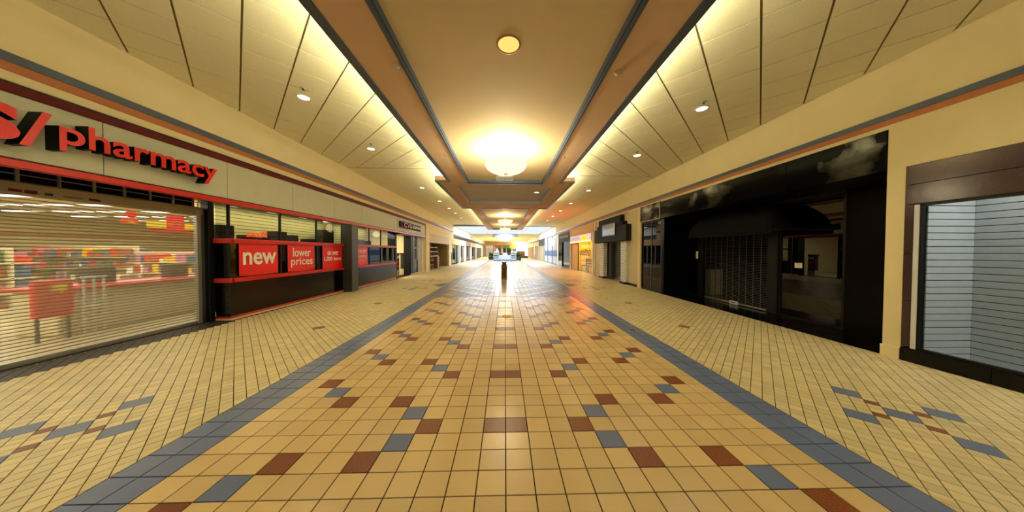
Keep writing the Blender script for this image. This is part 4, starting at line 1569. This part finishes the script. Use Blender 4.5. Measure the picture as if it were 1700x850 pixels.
for (y0, y1, lab) in ((12.58, 13.12, 'white block pillar at the near side of the corner shop'), (15.45, 16.05, 'white block pillar beside the grey panel of the corner shop')):
    t = thing('block_pillar', (5.95, (y0 + y1) / 2, 0), lab, 'pillar', 'white block pillars')
    BB(5.82, 6.12, y0 - 0.03, y1 + 0.03, 0, 0.10, 0.01).build('plinth', 'black_frame', t)
    B(5.88, 6.08, y0 + 0.01, y1 - 0.01, 0.10, 2.13).build('core', 'steel_dark', t)
    bl = MB()
    for k in range(18):
        for q in range(3):
            w = (y1 - y0) / 3
            bl.bbox(5.86, 5.90, y0 + q * w + 0.008, y0 + (q + 1) * w - 0.008, 0.105 + k * 0.1125, 0.205 + k * 0.1125, 0.012)
        bl.bbox(5.87, 6.10, y0 - 0.012, y0 + 0.012, 0.105 + k * 0.1125, 0.205 + k * 0.1125, 0.008)
    o = bl.build('block_stack', 'wall_white', t)
    o['kind'] = 'stuff'
tag(BB(6.0, 6.15, 16.1, 17.1, 0.0, 2.13, 0.01).build('wall_cladding', 'wall_beige'), 'grey beige panel left of the corner shop grille', 'panel')
tag(BB(6.14, 6.31, 15.0, 15.40, 0.0, 2.13, 0.01).build('wall_cladding', 'steel_dark'), 'dark jamb panel inside the corner shop entrance', 'panel')

# ================================================================== YELLOW LIT SHOP
ysg = thing('shop_sign', (5.92, 20.6, 2.3), 'bright lit white, red and yellow sign band of the yellow shop', 'sign')
BB(5.88, 6.1, 17.75, 23.4, 2.30, 2.90, 0.02).build('cabinet', 'white_metal', ysg)
B(5.868, 5.88, 17.8, 23.35, 2.42, 2.87).build('face', 'sign_white', ysg)
B(5.866, 5.88, 17.8, 23.35, 2.33, 2.40).build('glow_tube', 'sign_orange', ysg)
B(5.862, 5.866, 18.6, 19.9, 2.45, 2.80).build('yellow_face', 'sign_yellow', ysg)
blurred_marks(ysg, 1, 5.862, 19.8, 18.7, 2.50, 2.74, 0.004, 'red_print', 5)
blurred_marks(ysg, 1, 5.868, 22.9, 20.3, 2.50, 2.76, 0.006, 'letter_side', 7)
yw = MB()
yw.box(7.6, 7.8, 17.4, 23.6, 0, 3.0).box(6.1, 7.8, 23.5, 23.6, 0, 3.0).box(6.1, 7.8, 17.5, 17.6, 0, 3.0).box(6.1, 7.8, 17.5, 23.6, 2.9, 3.0)
struct(yw.build('wall_yellow_shop', 'yellow_wall', loc=(0, 0, 0)), 'glowing yellow inside walls of the lit shop')
area('yellow_shop_light', (6.9, 20.5, 2.85), (0, 0, 0), 1.0, 5.0, 170, (1.0, 0.86, 0.34))
t = thing('shop_window_lettering', (6.14, 20.3, 1.3), 'dark wavy lettering across the yellow shop opening', 'sign')
B(6.142, 6.148, 17.75, 21.36, 0.0, 2.3).build('pane', 'clear_glass', t)
blurred_marks(t, 1, 6.14, 22.0, 18.5, 1.30, 1.80, 0.02, 'wood_brown', 5, True)
t = thing('bench', (6.6, 20.2, 0), 'wooden bench seat inside the yellow lit shop', 'bench')
BB(6.40, 6.80, 18.4, 21.8, 0.42, 0.48, 0.01).build('seat', 'wood_brown', t)
for z in (0.62, 0.78, 0.94):
    BB(6.77, 6.81, 18.4, 21.8, z - 0.05, z + 0.05, 0.01).build('back_slat', 'wood_brown', t)
for y in (18.5, 20.1, 21.7):
    B(6.42, 6.48, y - 0.03, y + 0.03, 0, 0.42).build('leg', 'black_frame', t)
    B(6.80, 6.86, y - 0.03, y + 0.03, 0, 1.0).build('leg', 'black_frame', t)
tag(BB(6.05, 6.12, 21.4, 23.4, 0, 2.3, 0.01).build('wall_cladding', 'orange_wall'), 'orange side panel of the yellow lit storefront', 'panel')
tag(BB(6.02, 6.10, 21.36, 21.42, 0, 2.3, 0.006).build('door_post', 'black_frame'), 'thin dark post in the yellow lit storefront', 'post')
tag(BB(5.93, 6.10, 17.45, 17.70, 0, 2.9, 0.01).build('door_post', 'wall_white'), 'white post at the near end of the yellow shop', 'post')
tag(BB(5.93, 6.09, 23.42, 23.74, 0, 3.5, 0.01).build('door_post', 'wall_beige'), 'beige post between yellow shop and dark shop', 'post')

# ================================================================== FURTHER SHOPS, RIGHT
ds = thing('storefront', (5.95, 26.2, 0), 'dark storefront with pale lettering beyond the yellow shop', 'storefront')
BB(5.93, 6.1, 23.75, 28.9, 2.55, 3.3, 0.02).build('fascia', 'dark_box', ds)
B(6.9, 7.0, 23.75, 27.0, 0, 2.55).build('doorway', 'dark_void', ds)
B(5.95, 6.9, 23.75, 23.85, 0, 2.55).build('return_wall', 'black_frame', ds)
BB(5.93, 6.1, 27.0, 28.9, 0, 2.55, 0.02).build('window', 'black_gloss', ds)
blurred_marks(ds, 1, 5.93, 28.2, 24.3, 2.95, 3.2, 0.03, 'white_print', 8)
t = thing('storefront', (5.95, 34.5, 0), 'pale blue-white glazed storefront beyond the dark shop', 'storefront')
BB(5.93, 6.2, 28.9, 29.6, 0, 3.6, 0.02).build('pilaster', 'wall_white', t)
B(6.0, 6.02, 29.6, 39.5, 0.15, 3.5).build('pane', 'kiosk_white', t)
BB(5.95, 6.1, 29.6, 39.5, 0, 0.15, 0.02).build('plinth', 'kiosk_blue', t)
B(5.97, 6.0, 29.6, 39.5, 1.0, 1.7).build('stripe', 'kiosk_blue', t)
B(5.96, 6.0, 31.0, 35.0, 2.3, 3.2).build('poster', 'white_print', t)
for y in (29.7, 33.0, 36.3, 39.4):
    B(5.94, 6.02, y - 0.05, y + 0.05, 0.1, 3.5).build('mullion', 'steel_dark', t)
for (y0, y1, m, lab) in ((39.8, 46.0, 'black_gloss', 'black storefront at the skylit court'), (46.4, 54.0, 'wood_brown', 'brown doored storefront past the court'), (55.0, 70.0, 'wood_brown', 'farthest brown storefront on the right')):
    t = thing('storefront', (6.0, (y0 + y1) / 2, 0), lab, 'storefront')
    BB(5.95, 6.2, y0, y1, 2.5, 3.4, 0.02).build('fascia', 'dark_box' if m == 'black_gloss' else 'wall_beige', t)
    n = 3
    w = (y1 - y0) / n
    for k in range(n):
        B(6.12, 6.18, y0 + k * w + 0.4, y0 + (k + 1) * w - 0.2, 0, 2.5).build('door_leaf', m, t)
        BB(5.97, 6.2, y0 + k * w, y0 + k * w + 0.4, 0, 2.5, 0.02).build('pilaster', 'wall_beige', t)

# ================================================================== FURTHER SHOPS, LEFT
ls = thing('storefront', (-6.1, 24.7, 0), 'white storefront past the pharmacy with dark open bay', 'storefront')
BB(-6.3, -6.02, 20.95, 28.5, 2.28, 2.95, 0.02).build('sign_band', 'wall_beige', ls)
B(-8.0, -7.9, 20.95, 28.5, 0, 2.75).build('back_wall', 'hood_tan', ls)
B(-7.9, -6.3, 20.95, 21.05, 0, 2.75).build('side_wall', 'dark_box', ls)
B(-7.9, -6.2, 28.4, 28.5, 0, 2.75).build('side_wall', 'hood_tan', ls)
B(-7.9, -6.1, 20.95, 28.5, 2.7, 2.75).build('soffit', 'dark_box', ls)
B(-7.92, -7.88, 21.0, 24.2, 0.1, 2.3).build('dark_door', 'wood_brown', ls)
struct(B(-8.0, -6.1, 20.0, 30.8, -0.05, 0.0).build('floor_bay', 'pharm_floor', loc=(0, 0, 0)), 'floor of the shop bay past the pharmacy')
rk = thing('arched_rack', (-6.7, 24.5, 0), 'brown curved frame standing in the open bay', 'rack')
for y in (22.6, 25.4):
    pts = [(-6.7, y + 1.6 * (1 - math.cos(i / 10 * math.pi / 2)), 2.2 * math.cos(i / 10 * math.pi / 2) ** 0.7 if i < 10 else 0.02) for i in range(11)]
    MB().tube(pts, 0.06, 8).build('curved_rail', 'wood_brown', rk)
for k in range(5):
    B(-6.75, -6.65, 23.2 + k * 0.1, 25.9 + k * 0.12, 1.9 - k * 0.4, 1.95 - k * 0.4).build('rung', 'white_metal', rk)
tag(BB(-6.6, -6.3, 24.5, 25.2, 0, 1.1, 0.02).build('side_cabinet', 'wood_brown'), 'brown upright box standing in the open bay', 'cabinet')
for (y0, y1, m, band, lab) in ((29.6, 35.0, 'smoke_glass', 'orange_wall', 'grey glazed storefront with orange band on the left'), (35.6, 40.0, 'red_band', 'kiosk_white', 'red lit storefront at the court'), (40.6, 47.0, 'white_metal', 'wood_brown', 'white storefront with brown sign blocks'), (47.6, 55.0, 'panel_grey', 'wall_beige', 'grey storefront beyond the court'), (56.0, 70.0, 'dark_box', 'wall_white', 'farthest dark storefront on the left')):
    t = thing('storefront', (-6.1, (y0 + y1) / 2, 0), lab, 'storefront')
    BB(-6.4, -6.08, y0, y1, 2.35, 3.1, 0.02).build('sign_band', band, t)
    BB(-6.4, -6.02, y1 + 0.02, y1 + 0.5, 0, 3.1, 0.02).build('pilaster', 'wall_white', t)
    n = 3
    w = (y1 - y0) / n
    B(-7.6, -7.5, y0, y1, 0, 2.7).build('back_wall', 'steel_dark' if m == 'smoke_glass' else m, t)
    for k in range(n):
        B(-6.32, -6.30, y0 + k * w + 0.1, y0 + (k + 1) * w - 0.1, 0.1, 2.35).build('pane', 'smoke_glass' if m != 'red_band' else 'clear_glass', t)
        BB(-6.36, -6.26, y0 + k * w - 0.08, y0 + k * w + 0.08, 0, 2.35, 0.01).build('mullion', 'steel', t)

# ================================================================== THINGS STANDING IN THE MALL
tb = thing('litter_bin', (-0.05, 15.1, 0), 'tall brown litter bin standing alone in the middle of the walk', 'bin')
c = (-0.05, 15.1, 0)
MB().lathe([(0.0, 0.0), (0.17, 0.0), (0.175, 0.02), (0.175, 0.12)], c, 24).build('base', 'bin_gold', tb, smooth=False)
MB().lathe([(0.168, 0.12), (0.168, 0.74)], c, 24).build('body', 'bin_brown', tb, smooth=True)
MB().lathe([(0.178, 0.70), (0.178, 0.75), (0.165, 0.76)], c, 24).build('band', 'bin_gold', tb)
MB().lathe([(0.165, 0.76), (0.16, 0.82), (0.12, 0.86), (0.11, 0.90), (0.13, 0.92)], c, 24).build('neck', 'bin_brown', tb, smooth=True)
MB().lathe([(0.13, 0.92), (0.165, 0.94), (0.17, 0.97), (0.14, 0.98), (0.0, 0.975)], c, 24).build('lid', 'black_frame', tb)
# scrap of paper on the tiles
mb = MB()
rnd = random.Random(3)
n = 12
vs_ = [(0.04, 6.43, 0.035)]
for rr, zz in ((0.06, 0.03), (0.11, 0.004)):
    for i in range(n):
        a = 2 * math.pi * i / n
        r = rr * rnd.uniform(0.75, 1.2)
        vs_.append((0.04 + r * math.cos(a), 6.43 + 0.8 * r * math.sin(a), zz * rnd.uniform(0.5, 1.2) + 0.001))
fs = [(0, 1 + i, 1 + (i + 1) % n) for i in range(n)] + [(1 + i, 1 + n + i, 1 + n + (i + 1) % n, 1 + (i + 1) % n) for i in range(n)]
mb.add(vs_, fs)
tag(mb.build('paper_scrap', 'yellow_print'), 'small crumpled yellow scrap lying on the centre tiles', 'paper')

# kiosk in the court
kk = thing('kiosk', (0.0, 42.5, 0), 'white and blue vending kiosk in the skylit court', 'kiosk')
BB(-1.85, 1.85, 41.4, 43.6, 0, 0.22, 0.02).build('base', 'kiosk_blue', kk)
for x0, x1 in ((-1.8, -0.95), (0.95, 1.8)):
    BB(x0, x1, 41.5, 43.5, 0.22, 1.45, 0.02).build('display_case', 'kiosk_white', kk)
    for q in range(3):
        B(x0 + 0.05, x1 - 0.05, 41.485, 41.5, 0.4 + q * 0.35, 0.66 + q * 0.35).build('case_pane', 'clear_glass', kk)
BB(-0.95, 0.95, 41.6, 42.2, 0.22, 0.95, 0.02).build('counter', 'kiosk_white', kk)
BB(-0.35, 0.35, 41.7, 42.1, 0.95, 1.30, 0.02).build('till', 'white_metal', kk)
B(-0.95, 0.95, 42.9, 43.4, 0.22, 1.2).build('back_counter', 'dark_box', kk)
for x in (-1.7, 1.7):
    for y in (41.6, 43.4):
        MB().tube([(x, y, 1.45), (x, y, 2.5)], 0.03, 8).build('post', 'steel', kk)
rnd = random.Random(11)
for k, nm in enumerate(('red', 'yellow', 'green', 'blue', 'cream', 'brown', 'pink', 'grey')):
    x = (-1.62, 1.12, -1.44, 1.30, -1.26, 1.48, -1.08, 1.64)[k]
    t = thing('gift_box', (x, 42.0, 1.45), '%s packet standing on the %s glass case of the kiosk' % (nm, 'left' if k % 2 == 0 else 'right'), 'packet', 'packets on the kiosk')
    h = rnd.uniform(0.3, 0.75)
    BB(x - 0.08, x + 0.08, 41.9, 42.05, 1.45, 1.45 + h, 0.01).build('body', 'goods_%d' % k, t)
    B(x - 0.081, x + 0.081, 41.895, 41.9, 1.5, 1.54).build('stripe', 'white_print', t)


def potted(x, y, s, label):
    t = thing('potted_plant', (x, y, 0), label, 'plant', 'planters in the far mall')
    MB().lathe([(0.0, 0.0), (0.45 * s, 0.0), (0.55 * s, 0.5 * s), (0.5 * s, 0.52 * s), (0.0, 0.48 * s)], (x, y, 0), 20).build('pot', 'dark_box', t)
    rnd_ = random.Random(int(x * 10 + y))
    g = MB()
    for i in range(60):
        a = rnd_.uniform(0, 2 * math.pi)
        el = rnd_.uniform(0.5, 1.4)
        L_ = s * rnd_.uniform(0.6, 1.3)
        b0 = Vector((x, y, 0.48 * s))
        d = Vector((math.cos(a) * math.cos(el), math.sin(a) * math.cos(el), math.sin(el)))
        w = Vector((-math.sin(a), math.cos(a), 0)) * 0.05 * s
        tip = b0 + d * L_ + Vector((0, 0, -0.15 * s))
        mid = b0 + d * L_ * 0.55
        g.add([b0 - w * 0.4, b0 + w * 0.4, mid + w, tip, mid - w], [(0, 1, 2, 3, 4)])
    o = g.build('foliage', 'leaf', t)
    o['kind'] = 'stuff'


potted(2.3, 46.5, 1.2, 'leafy potted plant right of the kiosk')
potted(-2.6, 50.0, 1.1, 'leafy potted plant left behind the kiosk')
# far seating block, banners and the glazed entrance
t = thing('bench', (3.6, 60.0, 0), 'dark brown seating block in front of the bright entrance', 'bench')
BB(2.4, 5.2, 59.4, 60.6, 0, 0.5, 0.03).build('seat', 'dark_box', t)
BB(2.8, 4.6, 60.0, 60.6, 0.5, 1.6, 0.03).build('backrest', 'wood_brown', t)
t = thing('glass_entrance', (6.5, 80.0, 0), 'bright daylit glass entrance at the far right end', 'door')
B(3.65, 9.4, 80.05, 80.1, 0.05, 3.4).build('pane', 'sky_glass', t)
for x in (3.65, 5.5, 7.4, 9.3):
    B(x - 0.06, x + 0.06, 79.95, 80.05, 0, 3.4).build('mullion', 'white_metal', t)
B(3.6, 9.4, 79.95, 80.05, 2.3, 2.4).build('rail', 'white_metal', t)
for k, (x, m, lab) in enumerate(((-4.8, 'wall_white', 'white far storefront at the end wall, leftmost'), (-2.2, 'goods_5', 'brown far storefront at the end wall'), (0.4, 'goods_2', 'green far storefront behind the kiosk'), (2.5, 'goods_1', 'yellow far storefront next to the entrance'))):
    t = thing('storefront', (x, 79.8, 0), lab, 'storefront')
    BB(x - 1.1, x + 1.1, 79.6, 80.0, 2.4, 3.3, 0.03).build('sign_band', m, t)
    B(x - 1.0, x + 1.0, 79.9, 79.96, 0, 2.4).build('opening', 'dark_box' if k else 'white_metal', t)
    for q in (-1.05, 0.0, 1.05):
        B(x + q - 0.06, x + q + 0.06, 79.7, 79.9, 0, 2.4).build('mullion', 'steel', t)
# round drum of the skylight
mb = MB()
mb.lathe([(2.1, 4.62), (2.1, 4.12), (2.35, 4.12), (2.35, 4.62)], (0, 47.5, 0), 48)
struct(mb.build('ceiling_drum', 'kiosk_white', loc=(0, 47.5, 0)), 'round white drum in the court ceiling')

sk = thing('glow_ceiling', (0, 38.4, 4.62), 'added glowing panes standing in for the bright flat court ceiling', 'glow_ceiling')  # added emitters that brighten a flat ceiling lit from elsewhere
for i in range(4):
    for j in range(5):
        B(-5.75 + i * 2.9, -2.95 + i * 2.9, 31.5 + j * 2.8, 34.2 + j * 2.8, 4.605, 4.618).build('pane', 'court_glow', sk)
f = MB()
for i in range(5):
    f.box(-5.85 + i * 2.9, -5.75 + i * 2.9, 31.4, 45.4, 4.59, 4.618)
for j in range(6):
    f.box(-5.85, 5.85, 31.4 + j * 2.79, 31.5 + j * 2.79, 4.592, 4.616)
f.build('frame', 'white_metal', sk)
